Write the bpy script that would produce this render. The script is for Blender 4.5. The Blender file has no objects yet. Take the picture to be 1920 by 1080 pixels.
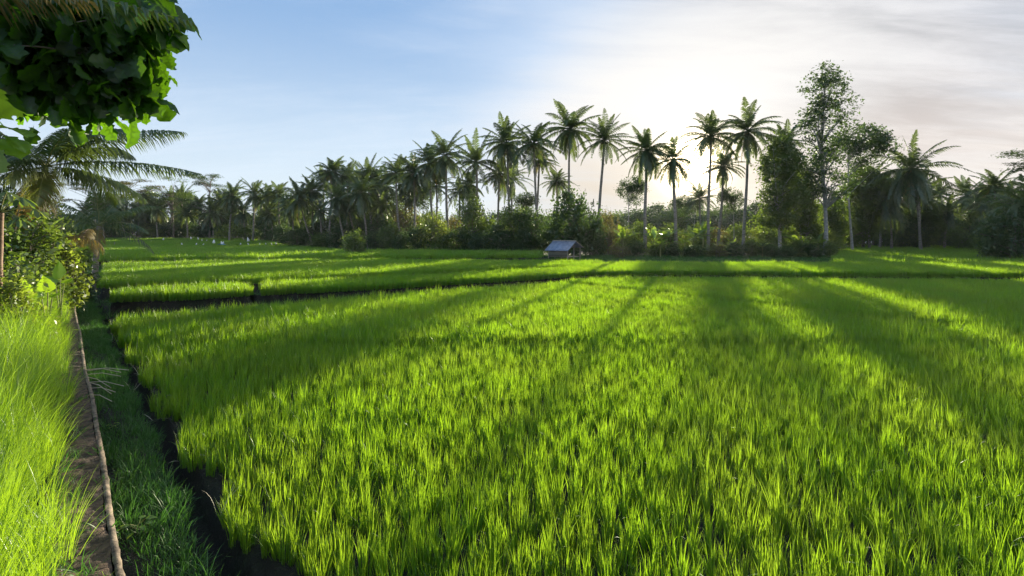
import bpy, math, random
import numpy as np
from mathutils import Vector, Matrix

# ------------------------------------------------------------------ camera
H, HOR, F = 2.4, 440.0, 1000.0            # eye height, horizon row of the photo, focal length in photo pixels
scene = bpy.context.scene
COL = scene.collection
cam_d = bpy.data.cameras.new("camera")
cam = bpy.data.objects.new("camera", cam_d)
COL.objects.link(cam)
cam.location = (0, 0, H)
cam.rotation_euler = (math.radians(90), 0, 0)
cam_d.sensor_width = 36
cam_d.lens = 36 * F / 1920
cam_d.shift_y = -(540 - HOR) / 1920
cam_d.clip_end = 3000
cam_d.clip_start = 0.05
scene.camera = cam

# ------------------------------------------------------------------ light
SUN_AZ = math.radians(18.7)
SUN_EL = math.radians(7.3)
SUN = Vector((math.sin(SUN_AZ) * math.cos(SUN_EL), math.cos(SUN_AZ) * math.cos(SUN_EL), math.sin(SUN_EL)))
sun_d = bpy.data.lights.new("sun", 'SUN')
sun_d.energy = 5.0
sun_d.angle = math.radians(0.6)
sun_d.color = (1.0, 0.88, 0.66)
sun = bpy.data.objects.new("sun", sun_d)
sun.rotation_euler = (-SUN).to_track_quat('-Z', 'Y').to_euler()
sun.location = (20, 60, 40)
COL.objects.link(sun)

world = bpy.data.worlds.new("World")
scene.world = world
world.use_nodes = True
wt = world.node_tree
wt.nodes.clear()


class NT:
    """tiny node-tree writer"""
    def __init__(self, tree):
        self.t = tree

    def n(self, typ, **kw):
        nd = self.t.nodes.new(typ)
        for k, v in kw.items():
            setattr(nd, k, v)
        return nd

    def put(self, sock, v):
        if isinstance(v, bpy.types.NodeSocket):
            self.t.links.new(v, sock)
        else:
            if isinstance(v, tuple) and len(v) == 3 and sock.type == 'RGBA':
                v = (*v, 1)
            sock.default_value = v

    def math(self, op, a, b=0.0, clamp=False, c=None):
        nd = self.n('ShaderNodeMath', operation=op, use_clamp=clamp)
        self.put(nd.inputs[0], a)
        self.put(nd.inputs[1], b)
        if c is not None:
            self.put(nd.inputs[2], c)
        return nd.outputs[0]

    def vec(self, op, a, b):
        nd = self.n('ShaderNodeVectorMath', operation=op)
        self.put(nd.inputs[0], a)
        if op == 'SCALE':
            self.put(nd.inputs['Scale'], b)
        else:
            self.put(nd.inputs[1], b)
        return nd.outputs['Value'] if op in ('DOT_PRODUCT', 'LENGTH') else nd.outputs[0]

    def mix(self, f, a, b, typ='MIX'):
        nd = self.n('ShaderNodeMix', data_type='RGBA', blend_type=typ)
        self.put(nd.inputs[0], f)
        self.put(nd.inputs[6], a)
        self.put(nd.inputs[7], b)
        return nd.outputs[2]

    def ramp(self, v, lo, hi, a=0.0, b=1.0, smooth=True):
        nd = self.n('ShaderNodeMapRange')
        if smooth:
            nd.interpolation_type = 'SMOOTHSTEP'
        self.put(nd.inputs[0], v)
        for i, q in zip((1, 2, 3, 4), (lo, hi, a, b)):
            nd.inputs[i].default_value = q
        return nd.outputs[0]

    def noise(self, vec, scale, detail=4, rough=0.5, dist=0.0):
        nd = self.n('ShaderNodeTexNoise')
        if vec is not None:
            self.put(nd.inputs['Vector'], vec)
        nd.inputs['Scale'].default_value = scale
        nd.inputs['Detail'].default_value = detail
        nd.inputs['Roughness'].default_value = rough
        nd.inputs['Distortion'].default_value = dist
        return nd.outputs[0]


w = NT(wt)
sky = w.n('ShaderNodeTexSky')
sky.sky_type = 'NISHITA'
sky.sun_disc = False
sky.sun_elevation = SUN_EL
sky.sun_rotation = SUN_AZ
sky.air_density = 1.3
sky.dust_density = 0.4
sky.ozone_density = 2.0
SKY_K = 0.12
d = w.n('ShaderNodeTexCoord').outputs['Generated']
sep = w.n('ShaderNodeSeparateXYZ')
w.put(sep.inputs[0], d)
g = w.vec('DOT_PRODUCT', d, tuple(SUN))
zz = w.math('ADD', w.math('MAXIMUM', sep.outputs[2], 0.0), 0.16)
cb = w.n('ShaderNodeCombineXYZ')
w.put(cb.inputs[0], w.math('DIVIDE', sep.outputs[0], zz))
w.put(cb.inputs[1], w.math('DIVIDE', sep.outputs[1], zz))
mp = w.n('ShaderNodeMapping')
w.put(mp.inputs[0], cb.outputs[0])
mp.inputs['Rotation'].default_value = (0, 0, math.radians(12))
mp.inputs['Scale'].default_value = (0.30, 1.0, 1.0)
n1 = w.noise(mp.outputs[0], 1.1, 9, 0.60, 0.5)
n2 = w.noise(mp.outputs[0], 2.4, 9, 0.62, 0.7)
n3 = w.noise(mp.outputs[0], 5.0, 8, 0.6, 1.0)
yy = w.math('MAXIMUM', sep.outputs[1], 0.02)
ex = w.math('SUBTRACT', w.math('DIVIDE', sep.outputs[0], yy), 0.33)
ez = w.math('SUBTRACT', w.math('SUBTRACT', w.math('DIVIDE', sep.outputs[2], yy), 0.23), w.math('MULTIPLY', ex, 0.28))
q2 = w.math('ADD', w.math('POWER', w.math('DIVIDE', w.math('ABSOLUTE', ex), 0.40), 2.0), w.math('POWER', w.math('DIVIDE', w.math('ABSOLUTE', ez), 0.20), 2.0))
gb_ = w.math('SUBTRACT', 1.0, w.math('SQRT', q2))
side = w.ramp(sep.outputs[0], -0.40, 0.40)
wide = w.ramp(gb_, -0.7, 0.7)
wisp = w.math('MULTIPLY', w.ramp(w.math('ADD', w.math('MULTIPLY', n1, 0.6), w.math('MULTIPLY', n2, 0.4)), 0.44, 0.66), 0.62)
m0 = w.math('ADD', w.math('MULTIPLY', side, 0.82), w.math('MULTIPLY', w.math('SUBTRACT', n1, 0.5), 1.25))
m0 = w.math('ADD', m0, w.math('MULTIPLY', wide, 0.62))
mask = w.math('MAXIMUM', w.ramp(m0, 0.05, 1.05), wisp)
low = w.ramp(sep.outputs[2], 0.0, 0.36)
grey = w.mix(low, (0.80, 0.69, 0.61), (0.46, 0.48, 0.52))
bands = w.math('ADD', w.math('MULTIPLY', n2, 0.7), w.math('MULTIPLY', n3, 0.3))
grey = w.mix(w.ramp(bands, 0.36, 0.66), w.vec('SCALE', grey, 0.90), w.mix(low, (0.86, 0.78, 0.71), (0.70, 0.71, 0.75)))
lft = w.mix(low, (0.68, 0.79, 0.90), (0.56, 0.67, 0.83))
cloud = w.mix(w.ramp(sep.outputs[0], 0.0, 0.45), lft, grey)
near = w.math('ADD', w.math('MULTIPLY', w.ramp(gb_, -0.5, 0.75), 1.1), w.math('MULTIPLY', w.math('SUBTRACT', bands, 0.52), 1.3), clamp=True)
cloud = w.mix(near, cloud, w.mix(w.ramp(sep.outputs[2], 0.05, 0.24), (0.66, 0.585, 0.49), (0.83, 0.815, 0.80)))
skyc = w.vec('SCALE', sky.outputs[0], SKY_K)
base = w.mix(0.85, skyc, w.mix(w.ramp(sep.outputs[2], 0.0, 0.45), (0.68, 0.80, 0.93), (0.23, 0.41, 0.71)))
fin = w.mix(mask, base, cloud)
core = w.math('POWER', w.math('MAXIMUM', g, 0.0), 1600.0)
halo = w.math('POWER', w.math('MAXIMUM', g, 0.0), 60.0)
glow = w.vec('SCALE', w.mix(0.0, (1.0, 0.80, 0.50), (1, 1, 1)), w.math('ADD', w.math('MULTIPLY', core, 16.0), w.math('MULTIPLY', w.math('POWER', w.math('MAXIMUM', g, 0.0), 260.0), 0.45)))
glow2 = w.vec('SCALE', w.mix(0.0, (1.0, 0.82, 0.62), (1, 1, 1)), w.math('MULTIPLY', halo, 0.07))
fin = w.vec('ADD', w.vec('ADD', fin, glow), glow2)
bg = w.n('ShaderNodeBackground')
w.put(bg.inputs[0], fin)
bg.inputs[1].default_value = 0.43
w.put(w.n('ShaderNodeOutputWorld').inputs[0], bg.outputs[0])
world.cycles.sampling_method = 'MANUAL'
world.cycles.sample_map_resolution = 1024

scene.view_settings.view_transform = 'Standard'
scene.view_settings.look = 'None'
scene.view_settings.exposure = 1.45
scene.view_settings.gamma = 1.0
scene.render.engine = 'CYCLES'
cy = scene.cycles
cy.use_denoising = True
cy.denoiser = 'OPENIMAGEDENOISE'
cy.denoising_prefilter = 'NONE'
scene.render.filter_size = 1.1
cy.max_bounces = 7
cy.diffuse_bounces = 3
cy.glossy_bounces = 2
cy.transmission_bounces = 4
cy.volume_bounces = 0
cy.transparent_max_bounces = 8
cy.sample_clamp_indirect = 4
cy.caustics_reflective = False
cy.caustics_refractive = False

rng = np.random.default_rng(7)
random.seed(7)


# ------------------------------------------------------------------ placing
TY = [-60, 0, 14, 17, 30, 48, 60, 80, 88, 100, 112, 150, 900]
TZ = [0, 0, 0, 0.02, 0.04, 0.15, 0.18, 0.22, 0.55, 1.15, 1.6, 1.75, 2.2]


def zt(Y):
    return np.interp(Y, TY, TZ)


def lip(Y):
    """x of the outer lip of the low wall that runs off to the left"""
    return 0.39 - 0.845 * Y


def gx(px, Y):
    return (px - 960) / F * Y


def on_plane(px, py, z):
    Y = (H - z) * F / (py - HOR)
    return (px - 960) / F * Y, Y


# ------------------------------------------------------------------ materials
def new_mat(name):
    m = bpy.data.materials.new(name)
    m.use_nodes = True
    m.node_tree.nodes.clear()
    return m, NT(m.node_tree)


def leaf_mat(name, ca, cb_, trans, tfac=0.45, gloss=0.06, rough=0.4, island=True, patch=None, vein=False):
    """thin leaf: reflects ca..cb, lets trans through"""
    m, t = new_mat(name)
    if island:
        r = t.n('ShaderNodeNewGeometry').outputs['Random Per Island']
        r2 = t.n('ShaderNodeObjectInfo').outputs['Random']
        r = t.math('ADD', t.math('MULTIPLY', r, 0.7), t.math('MULTIPLY', r2, 0.3))
    else:
        r = t.n('ShaderNodeObjectInfo').outputs['Random']
    col = t.mix(r, ca, cb_)
    tr = t.mix(r, tuple(0.75 * x for x in trans), tuple(1.2 * x for x in trans))
    if patch:
        pos = t.n('ShaderNodeNewGeometry').outputs['Position']
        nz = t.ramp(t.noise(pos, patch[0], 3, 0.55), 0.38, 0.66)
        col = t.mix(t.math('MULTIPLY', nz, patch[2]), col, patch[1])
        tr = t.mix(t.math('MULTIPLY', nz, patch[2]), tr, tuple(2.2 * x for x in patch[1]))
    if vein:
        va = t.n('ShaderNodeAttribute')
        va.attribute_name = 'vein'
        vm = t.ramp(va.outputs['Fac'], 0.72, 0.90)
        col = t.mix(t.math('MULTIPLY', vm, 0.65), col, tuple(min(1.0, 2.6 * x + 0.02) for x in cb_))
        tr = t.mix(t.math('MULTIPLY', vm, 0.6), tr, tuple(0.35 * x for x in trans))
    df = t.n('ShaderNodeBsdfDiffuse')
    t.put(df.inputs[0], col)
    tl = t.n('ShaderNodeBsdfTranslucent')
    t.put(tl.inputs[0], tr)
    mx = t.n('ShaderNodeMixShader')
    mx.inputs[0].default_value = tfac
    t.put(mx.inputs[1], df.outputs[0])
    t.put(mx.inputs[2], tl.outputs[0])
    gl = t.n('ShaderNodeBsdfGlossy')
    gl.inputs['Roughness'].default_value = rough
    t.put(gl.inputs[0], (0.8, 0.85, 0.8))
    mx2 = t.n('ShaderNodeMixShader')
    mx2.inputs[0].default_value = gloss
    t.put(mx2.inputs[1], mx.outputs[0])
    t.put(mx2.inputs[2], gl.outputs[0])
    t.put(t.n('ShaderNodeOutputMaterial').inputs[0], mx2.outputs[0])
    return m


def solid_mat(name, ca, cb_, scale=4.0, rough=0.85, bump=0.3, stretch=(1, 1, 1), metal=0.0, detail=6):
    m, t = new_mat(name)
    tc = t.n('ShaderNodeTexCoord').outputs['Object']
    mpp = t.n('ShaderNodeMapping')
    t.put(mpp.inputs[0], tc)
    mpp.inputs['Scale'].default_value = stretch
    nz = t.noise(mpp.outputs[0], scale, detail, 0.62, 0.2)
    col = t.mix(t.ramp(nz, 0.32, 0.68), ca, cb_)
    p = t.n('ShaderNodeBsdfPrincipled')
    t.put(p.inputs['Base Color'], col)
    p.inputs['Roughness'].default_value = rough
    p.inputs['Metallic'].default_value = metal
    if bump:
        b = t.n('ShaderNodeBump')
        b.inputs['Strength'].default_value = bump
        b.inputs['Distance'].default_value = 0.03
        t.put(b.inputs['Height'], nz)
        t.put(p.inputs['Normal'], b.outputs[0])
    t.put(t.n('ShaderNodeOutputMaterial').inputs[0], p.outputs[0])
    return m


M = {}
M['rice'] = leaf_mat('rice_leaf', (0.024, 0.125, 0.018), (0.065, 0.20, 0.020), (0.385, 0.66, 0.016), 0.50, 0.05, 0.42,
                     patch=(0.7, (0.15, 0.20, 0.015), 0.4))
M['long'] = leaf_mat('long_grass_leaf', (0.08, 0.20, 0.02), (0.14, 0.27, 0.025), (0.40, 0.63, 0.02), 0.55, 0.06, 0.4)
M['turf'] = leaf_mat('turf_leaf', (0.035, 0.11, 0.022), (0.06, 0.16, 0.03), (0.10, 0.28, 0.03), 0.35, 0.04, 0.5)
M['weed'] = leaf_mat('weed_leaf', (0.035, 0.085, 0.02), (0.07, 0.12, 0.025), (0.16, 0.28, 0.03), 0.4, 0.05, 0.4)
M['palm'] = leaf_mat('palm_leaflet', (0.032, 0.074, 0.023), (0.064, 0.104, 0.028), (0.15, 0.22, 0.03), 0.35, 0.07, 0.35)
M['palm_pale'] = leaf_mat('pale_palm_leaflet', (0.09, 0.13, 0.03), (0.13, 0.15, 0.04), (0.30, 0.36, 0.05), 0.4, 0.07, 0.35)
M['palm_dry'] = leaf_mat('dry_palm_leaflet', (0.16, 0.11, 0.035), (0.24, 0.19, 0.06), (0.35, 0.26, 0.06), 0.35, 0.04, 0.5)
M['tree'] = leaf_mat('tree_leaf', (0.034, 0.082, 0.020), (0.068, 0.118, 0.024), (0.21, 0.32, 0.03), 0.40, 0.06, 0.38)
M['tree_dark'] = leaf_mat('dark_tree_leaf', (0.024, 0.064, 0.024), (0.048, 0.090, 0.027), (0.12, 0.21, 0.03), 0.36, 0.06, 0.38)
M['tree_lime'] = leaf_mat('lime_tree_leaf', (0.07, 0.115, 0.02), (0.12, 0.16, 0.03), (0.32, 0.42, 0.04), 0.45, 0.06, 0.38)
M['tree_olive'] = leaf_mat('olive_tree_leaf', (0.075, 0.075, 0.025), (0.11, 0.10, 0.03), (0.24, 0.22, 0.05), 0.4, 0.05, 0.4)
M['banana'] = leaf_mat('banana_leaf', (0.06, 0.13, 0.02), (0.10, 0.17, 0.03), (0.34, 0.50, 0.04), 0.5, 0.08, 0.3)
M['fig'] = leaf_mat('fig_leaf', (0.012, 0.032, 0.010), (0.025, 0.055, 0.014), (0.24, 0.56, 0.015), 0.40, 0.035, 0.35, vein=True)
M['lime'] = leaf_mat('bright_leaf', (0.09, 0.18, 0.02), (0.14, 0.24, 0.03), (0.42, 0.66, 0.03), 0.55, 0.05, 0.35, vein=True)
M['trunk'] = solid_mat('palm_bark', (0.16, 0.14, 0.115), (0.32, 0.29, 0.25), 3.0, 0.9, 0.5, (1, 1, 5))
M['bark'] = solid_mat('tree_bark', (0.10, 0.085, 0.065), (0.24, 0.21, 0.17), 4.0, 0.9, 0.5, (1, 1, 0.4))
M['pale_bark'] = solid_mat('pale_bark', (0.22, 0.22, 0.21), (0.42, 0.41, 0.39), 3.0, 0.85, 0.4, (1, 1, 2))
M['brown_bark'] = solid_mat('brown_bark', (0.15, 0.095, 0.065), (0.28, 0.19, 0.13), 6.0, 0.9, 0.4, (1, 1, 3))
M['rachis'] = solid_mat('palm_rachis', (0.16, 0.19, 0.05), (0.24, 0.24, 0.08), 3.0, 0.6, 0.0)
M['soil'] = solid_mat('soil', (0.030, 0.024, 0.016), (0.065, 0.05, 0.033), 5.0, 0.95, 0.6)
M['cement'] = solid_mat('old_cement', (0.035, 0.022, 0.014), (0.16, 0.10, 0.06), 13.0, 0.95, 1.0, detail=12)
M['cement_lip'] = solid_mat('pale_cement_lip', (0.045, 0.033, 0.022), (0.25, 0.19, 0.13), 9.0, 0.9, 0.8, detail=10)  # outer edge of the low wall, paler than the coping
M['roof'] = solid_mat('grey_roof_tiles', (0.15, 0.20, 0.29), (0.27, 0.32, 0.42), 3.0, 0.6, 0.3)
M['wood'] = solid_mat('weathered_wood', (0.28, 0.25, 0.20), (0.45, 0.41, 0.34), 5.0, 0.85, 0.4, (6, 6, 1))
M['bamboo'] = solid_mat('bamboo_wall', (0.17, 0.16, 0.12), (0.27, 0.25, 0.19), 5.0, 0.85, 0.4, (8, 1, 1))
M['white'] = solid_mat('white_plastic', (0.72, 0.72, 0.70), (0.82, 0.82, 0.80), 3.0, 0.5, 0.0)
M['blue'] = solid_mat('blue_plastic', (0.06, 0.20, 0.38), (0.10, 0.28, 0.48), 3.0, 0.5, 0.2)


def rows_bump(mat, axis, freq, strength):
    """corrugated look of the roof sheets"""
    t = NT(mat.node_tree)
    p = next(n for n in mat.node_tree.nodes if n.type == 'BSDF_PRINCIPLED')
    wv = t.n('ShaderNodeTexWave', bands_direction=axis)
    t.put(wv.inputs['Vector'], t.n('ShaderNodeTexCoord').outputs['Object'])
    wv.inputs['Scale'].default_value = freq
    b = t.n('ShaderNodeBump')
    b.inputs['Strength'].default_value = strength
    b.inputs['Distance'].default_value = 0.03
    t.put(b.inputs['Height'], wv.outputs[1])
    t.put(p.inputs['Normal'], b.outputs[0])


rows_bump(M['roof'], 'X', 1.6, 0.8)


# ------------------------------------------------------------------ mesh writer
class MB:
    """collects quads and triangles"""
    def __init__(self):
        self.v, self.f, self.n = [], [], 0

    def add(self, v, f):
        v = np.asarray(v, float).reshape(-1, 3)
        self.v.append(v)
        f = np.asarray(f, int)
        self.f.append((f + self.n))
        self.n += len(v)

    def mesh(self, name, mats, smooth=False):
        me = bpy.data.meshes.new(name)
        v = np.concatenate(self.v)
        quads = [f for f in self.f if f.shape[1] == 4]
        tris = [f for f in self.f if f.shape[1] == 3]
        q = np.concatenate(quads) if quads else np.zeros((0, 4), int)
        t = np.concatenate(tris) if tris else np.zeros((0, 3), int)
        me.vertices.add(len(v))
        me.vertices.foreach_set('co', v.astype(np.float32).ravel())
        loops = np.concatenate([q.ravel(), t.ravel()])
        me.loops.add(len(loops))
        me.loops.foreach_set('vertex_index', loops.astype(np.int32))
        me.polygons.add(len(q) + len(t))
        st = np.concatenate([np.arange(len(q)) * 4, len(q) * 4 + np.arange(len(t)) * 3])
        me.polygons.foreach_set('loop_start', st.astype(np.int32))
        if smooth:
            me.polygons.foreach_set('use_smooth', np.ones(len(st), bool))
        for m in (mats if isinstance(mats, (list, tuple)) else [mats]):
            me.materials.append(m)
        me.update(calc_edges=True)
        return me


def tube(mb, pts, rad, sides=8, cap=True, ring=None):
    pts = np.asarray(pts, float)
    n = len(pts)
    rad = np.broadcast_to(np.asarray(rad, float), (n,))
    tan = np.gradient(pts, axis=0)
    tan /= np.linalg.norm(tan, axis=1)[:, None] + 1e-9
    ref = np.array([0.0, 1.0, 0.02]) if abs(tan[0][1]) < 0.9 else np.array([1.0, 0, 0])
    a = np.cross(tan, ref)
    a /= np.linalg.norm(a, axis=1)[:, None] + 1e-9
    b = np.cross(tan, a)
    th = np.arange(sides) / sides * 2 * np.pi
    v = pts[:, None, :] + rad[:, None, None] * (np.cos(th)[None, :, None] * a[:, None, :] + np.sin(th)[None, :, None] * b[:, None, :])
    v = v.reshape(-1, 3)
    i = np.arange(n - 1)[:, None] * sides
    j = np.arange(sides)[None, :]
    k = (j + 1) % sides
    f = np.stack([i + j, i + k, i + sides + k, i + sides + j], -1).reshape(-1, 4)
    mb.add(v, f)
    if cap and sides >= 4:
        c = np.arange(1, sides - 1)
        mb.add(v[-sides:], np.stack([np.zeros_like(c), c, c + 1], -1))


def box(mb, lo, hi):
    x0, y0, z0 = lo
    x1, y1, z1 = hi
    v = [(x0, y0, z0), (x1, y0, z0), (x1, y1, z0), (x0, y1, z0), (x0, y0, z1), (x1, y0, z1), (x1, y1, z1), (x0, y1, z1)]
    mb.add(v, [(0, 3, 2, 1), (4, 5, 6, 7), (0, 1, 5, 4), (1, 2, 6, 5), (2, 3, 7, 6), (3, 0, 4, 7)])


def rand_rot(n, r, tilt=None):
    """n random rotations; tilt limits how far the leaf's normal leaves the vertical (radians)"""
    az = r.uniform(0, 2 * np.pi, n)
    tl = np.arccos(r.uniform(-1, 1, n)) if tilt is None else r.normal(0, tilt, n)
    sp = r.uniform(0, 2 * np.pi, n)
    ca, sa, ct, st, cs, ss = np.cos(az), np.sin(az), np.cos(tl), np.sin(tl), np.cos(sp), np.sin(sp)
    Z = np.zeros(n)
    O = np.ones(n)
    Rz = np.stack([ca, -sa, Z, sa, ca, Z, Z, Z, O], -1).reshape(-1, 3, 3)
    Rx = np.stack([O, Z, Z, Z, ct, -st, Z, st, ct], -1).reshape(-1, 3, 3)
    Rs = np.stack([cs, -ss, Z, ss, cs, Z, Z, Z, O], -1).reshape(-1, 3, 3)
    return Rz @ Rx @ Rs


def stamp(mb, tv, tf, R, P, S):
    """write the template at every position"""
    tv = np.asarray(tv, float)
    v = np.einsum('nij,kj->nki', R, tv) * np.asarray(S)[:, None, None] + P[:, None, :]
    N, k = len(P), len(tv)
    for f in tf:
        f = np.asarray(f, int)
        if len(f) == 0:
            continue
        ff = (f[None, :, :] + (np.arange(N) * k)[:, None, None]).reshape(-1, f.shape[1])
        mb.f.append(ff + mb.n)
    mb.v.append(v.reshape(-1, 3))
    mb.n += N * k


LEAF_V = np.array([(0, 0, 0), (0.28, 0.42, 0.05), (0, 1.0, -0.10), (-0.28, 0.42, 0.05)])
LEAF_F = [[(0, 1, 2, 3)]]


def tag(o, label=None, cat=None, group=None, kind=None):
    if label:
        o['label'] = label
    if cat:
        o['category'] = cat
    if group:
        o['group'] = group
    if kind:
        o['kind'] = kind
    return o


def link(name, me, parent=None, loc=(0, 0, 0)):
    o = bpy.data.objects.new(name, me)
    COL.objects.link(o)
    o.location = loc
    if parent:
        o.parent = parent
    return o


def thing(name, label, cat, loc, group=None, rz=0.0):
    o = bpy.data.objects.new(name, None)
    o.empty_display_size = 0.3
    COL.objects.link(o)
    o.location = loc
    o.rotation_euler = (0, 0, rz)
    return tag(o, label, cat, group)


# ------------------------------------------------------------------ polygons of the rice plots
def inside(px, py, poly):
    px, py = np.asarray(px), np.asarray(py)
    r = np.zeros(px.shape, bool)
    n = len(poly)
    for i in range(n):
        x0, y0 = poly[i]
        x1, y1 = poly[(i + 1) % n]
        c = (y0 > py) != (y1 > py)
        with np.errstate(divide='ignore', invalid='ignore'):
            r ^= c & (px < (x1 - x0) * (py - y0) / (y1 - y0 + 1e-12) + x0)
    return r


def plane_poly(pts, z):
    return [on_plane(x, y, z) for x, y in pts]


PLOTS = {}
PLOTS['main'] = plane_poly([(1510, 2370), (590, 1080), (430, 900), (330, 770), (270, 680), (222, 602), (215, 590), (470, 568),
                            (700, 549), (900, 536), (1050, 527), (1150, 538), (1300, 552), (1500, 572), (1700, 592), (1920, 617),
                            (2300, 655), (4000, 1100), (7000, 2370)], 0.33)
PLOTS['back'] = plane_poly([(1062, 524), (1110, 517.5), (1300, 517), (1600, 519), (1920, 522), (2500, 526), (3300, 640), (2300, 648),
                            (1920, 611), (1700, 587), (1500, 567.5), (1300, 548), (1160, 534)], 0.36)
PLOTS['strip'] = plane_poly([(205, 550), (340, 548), (468, 540), (474, 531), (330, 533), (222, 541)], 0.60)
PLOTS['long'] = plane_poly([(486, 538), (700, 529), (1000, 513), (1100, 506), (1300, 505), (1500, 507), (1920, 509), (2500, 511),
                            (2500, 492), (1920, 492), (1560, 491), (1150, 490), (1060, 499), (1000, 503), (700, 517), (492, 527)], 0.62)
PLOTS['bright'] = plane_poly([(190, 528), (320, 525), (450, 521), (700, 510), (1000, 498), (1090, 495), (1130, 489), (1000, 488),
                              (700, 485), (450, 487), (196, 493)], 0.66)
PLOTS['green'] = plane_poly([(180, 484), (450, 482), (640, 481), (660, 480.5), (800, 479.6), (1010, 478.6), (1015, 472.5), (800, 470.5), (700, 469.8),
                             (560, 467), (178, 468)], 0.66)


def px_poly(rows):
    """rows of (px, Y) -> world"""
    return [(gx(p, Y), Y) for p, Y in rows]


PLOTS['far'] = px_poly([(150, 67), (560, 67), (620, 78), (540, 86), (150, 86)])
PLOTS['upper'] = px_poly([(140, 88.5), (535, 88.5), (505, 97), (140, 97)])
PLOTS['top'] = px_poly([(140, 99.5), (485, 99.5), (455, 107), (140, 107)])
PLOTS['beyond'] = px_poly([(1125, 66), (1535, 66), (1560, 104), (1100, 104)])
PLOTS['side'] = px_poly([(1562, 39), (2150, 39), (2100, 54), (1568, 54)])
PLOTS['side_far'] = px_poly([(1572, 56.5), (2050, 56.5), (1900, 72), (1575, 72)])
PLOTS['side_top'] = px_poly([(1575, 74), (1890, 74), (1870, 84), (1580, 84)])

PZ = {'main': 0.0, 'back': 0.04, 'strip': 0.33, 'long': 0.32, 'bright': 0.38, 'green': 0.42}

# ------------------------------------------------------------------ ground sheet (sheared so the wall runs along it)
def cuts(parts):
    out = []
    for a, b, s in parts:
        out.append(np.arange(a, b, s))
    return np.concatenate(out)


su = cuts([(-900, -60, 30), (-60, -6, 3), (-6, -0.6, 0.3), (-0.6, 1.3, 0.07), (1.3, 40, 0.26), (40, 130, 2.0), (130, 1200, 40)])
Yv = cuts([(-60, 0, 6), (0, 44, 0.26), (44, 46, 0.5), (46, 116, 0.7), (116, 200, 8), (200, 900, 50)])
S, YY = np.meshgrid(su, Yv, indexing='ij')
X = lip(YY) + S
ZG = zt(YY).copy()
inp = np.zeros(X.shape, bool)
for kk, p in PLOTS.items():
    q = inside(X, YY, p)
    inp |= q
    if kk in PZ:
        ZG[q] = PZ[kk]
nearband = (YY < 110) & (S > -2) & (X < gx(2150, np.maximum(YY, 1)) + 5)
ZG = np.where(nearband & ~inp & (YY > 0) & (S > 0.9) & (YY < 45), ZG - 0.06, ZG)
ZG = np.where((YY < 24) & (S > 0.56) & (S < 0.97), -0.27 + 0.03 * np.sin(YY * 3), ZG)
ZG = np.where((YY < 24) & (S > -0.04) & (S <= 0.56), 0.03 + 0.025 * np.sin(YY * 1.7 + S * 9), ZG)
ZG = np.where((YY < 24) & (S <= -0.04), 0.34, ZG)
ZG = np.where((YY >= 24) & (S < 0), 0.30 + zt(YY) * 0.8, ZG)
ZG = ZG + 0.02 * np.sin(X * 2.3 + YY) * np.cos(YY * 1.9 - X)
nu, nv = len(su), len(Yv)
ii = (np.arange(nu - 1)[:, None] * nv + np.arange(nv - 1)[None, :]).ravel()
gmb = MB()
gmb.add(np.stack([X, YY, ZG], -1).reshape(-1, 3), np.stack([ii, ii + nv, ii + nv + 1, ii + 1], -1))
gmat, t = new_mat('ground')
pos = t.n('ShaderNodeNewGeometry').outputs['Position']
gn = t.ramp(t.noise(pos, 1.3, 8, 0.6), 0.35, 0.7)
gn2 = t.ramp(t.noise(pos, 14, 6, 0.7), 0.35, 0.7)
gc = t.mix(gn, (0.020, 0.016, 0.011), (0.020, 0.034, 0.012))
gc = t.mix(t.math('MULTIPLY', gn2, 0.5), gc, (0.012, 0.011, 0.008))
gp = t.n('ShaderNodeBsdfPrincipled')
t.put(gp.inputs['Base Color'], gc)
gp.inputs['Roughness'].default_value = 0.95
gb = t.n('ShaderNodeBump')
gb.inputs['Distance'].default_value = 0.04
t.put(gb.inputs['Height'], gn2)
t.put(gp.inputs['Normal'], gb.outputs[0])
t.put(t.n('ShaderNodeOutputMaterial').inputs[0], gp.outputs[0])
tag(link('ground', gmb.mesh('ground', gmat, True)), kind='structure')


def gz(x, y):
    """height of the ground where things stand"""
    s = x - lip(y)
    if y < 24 and s < -0.04:
        return 0.34
    if y >= 24 and s < 0:
        return 0.30 + float(zt(y)) * 0.8
    return float(zt(y))


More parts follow.
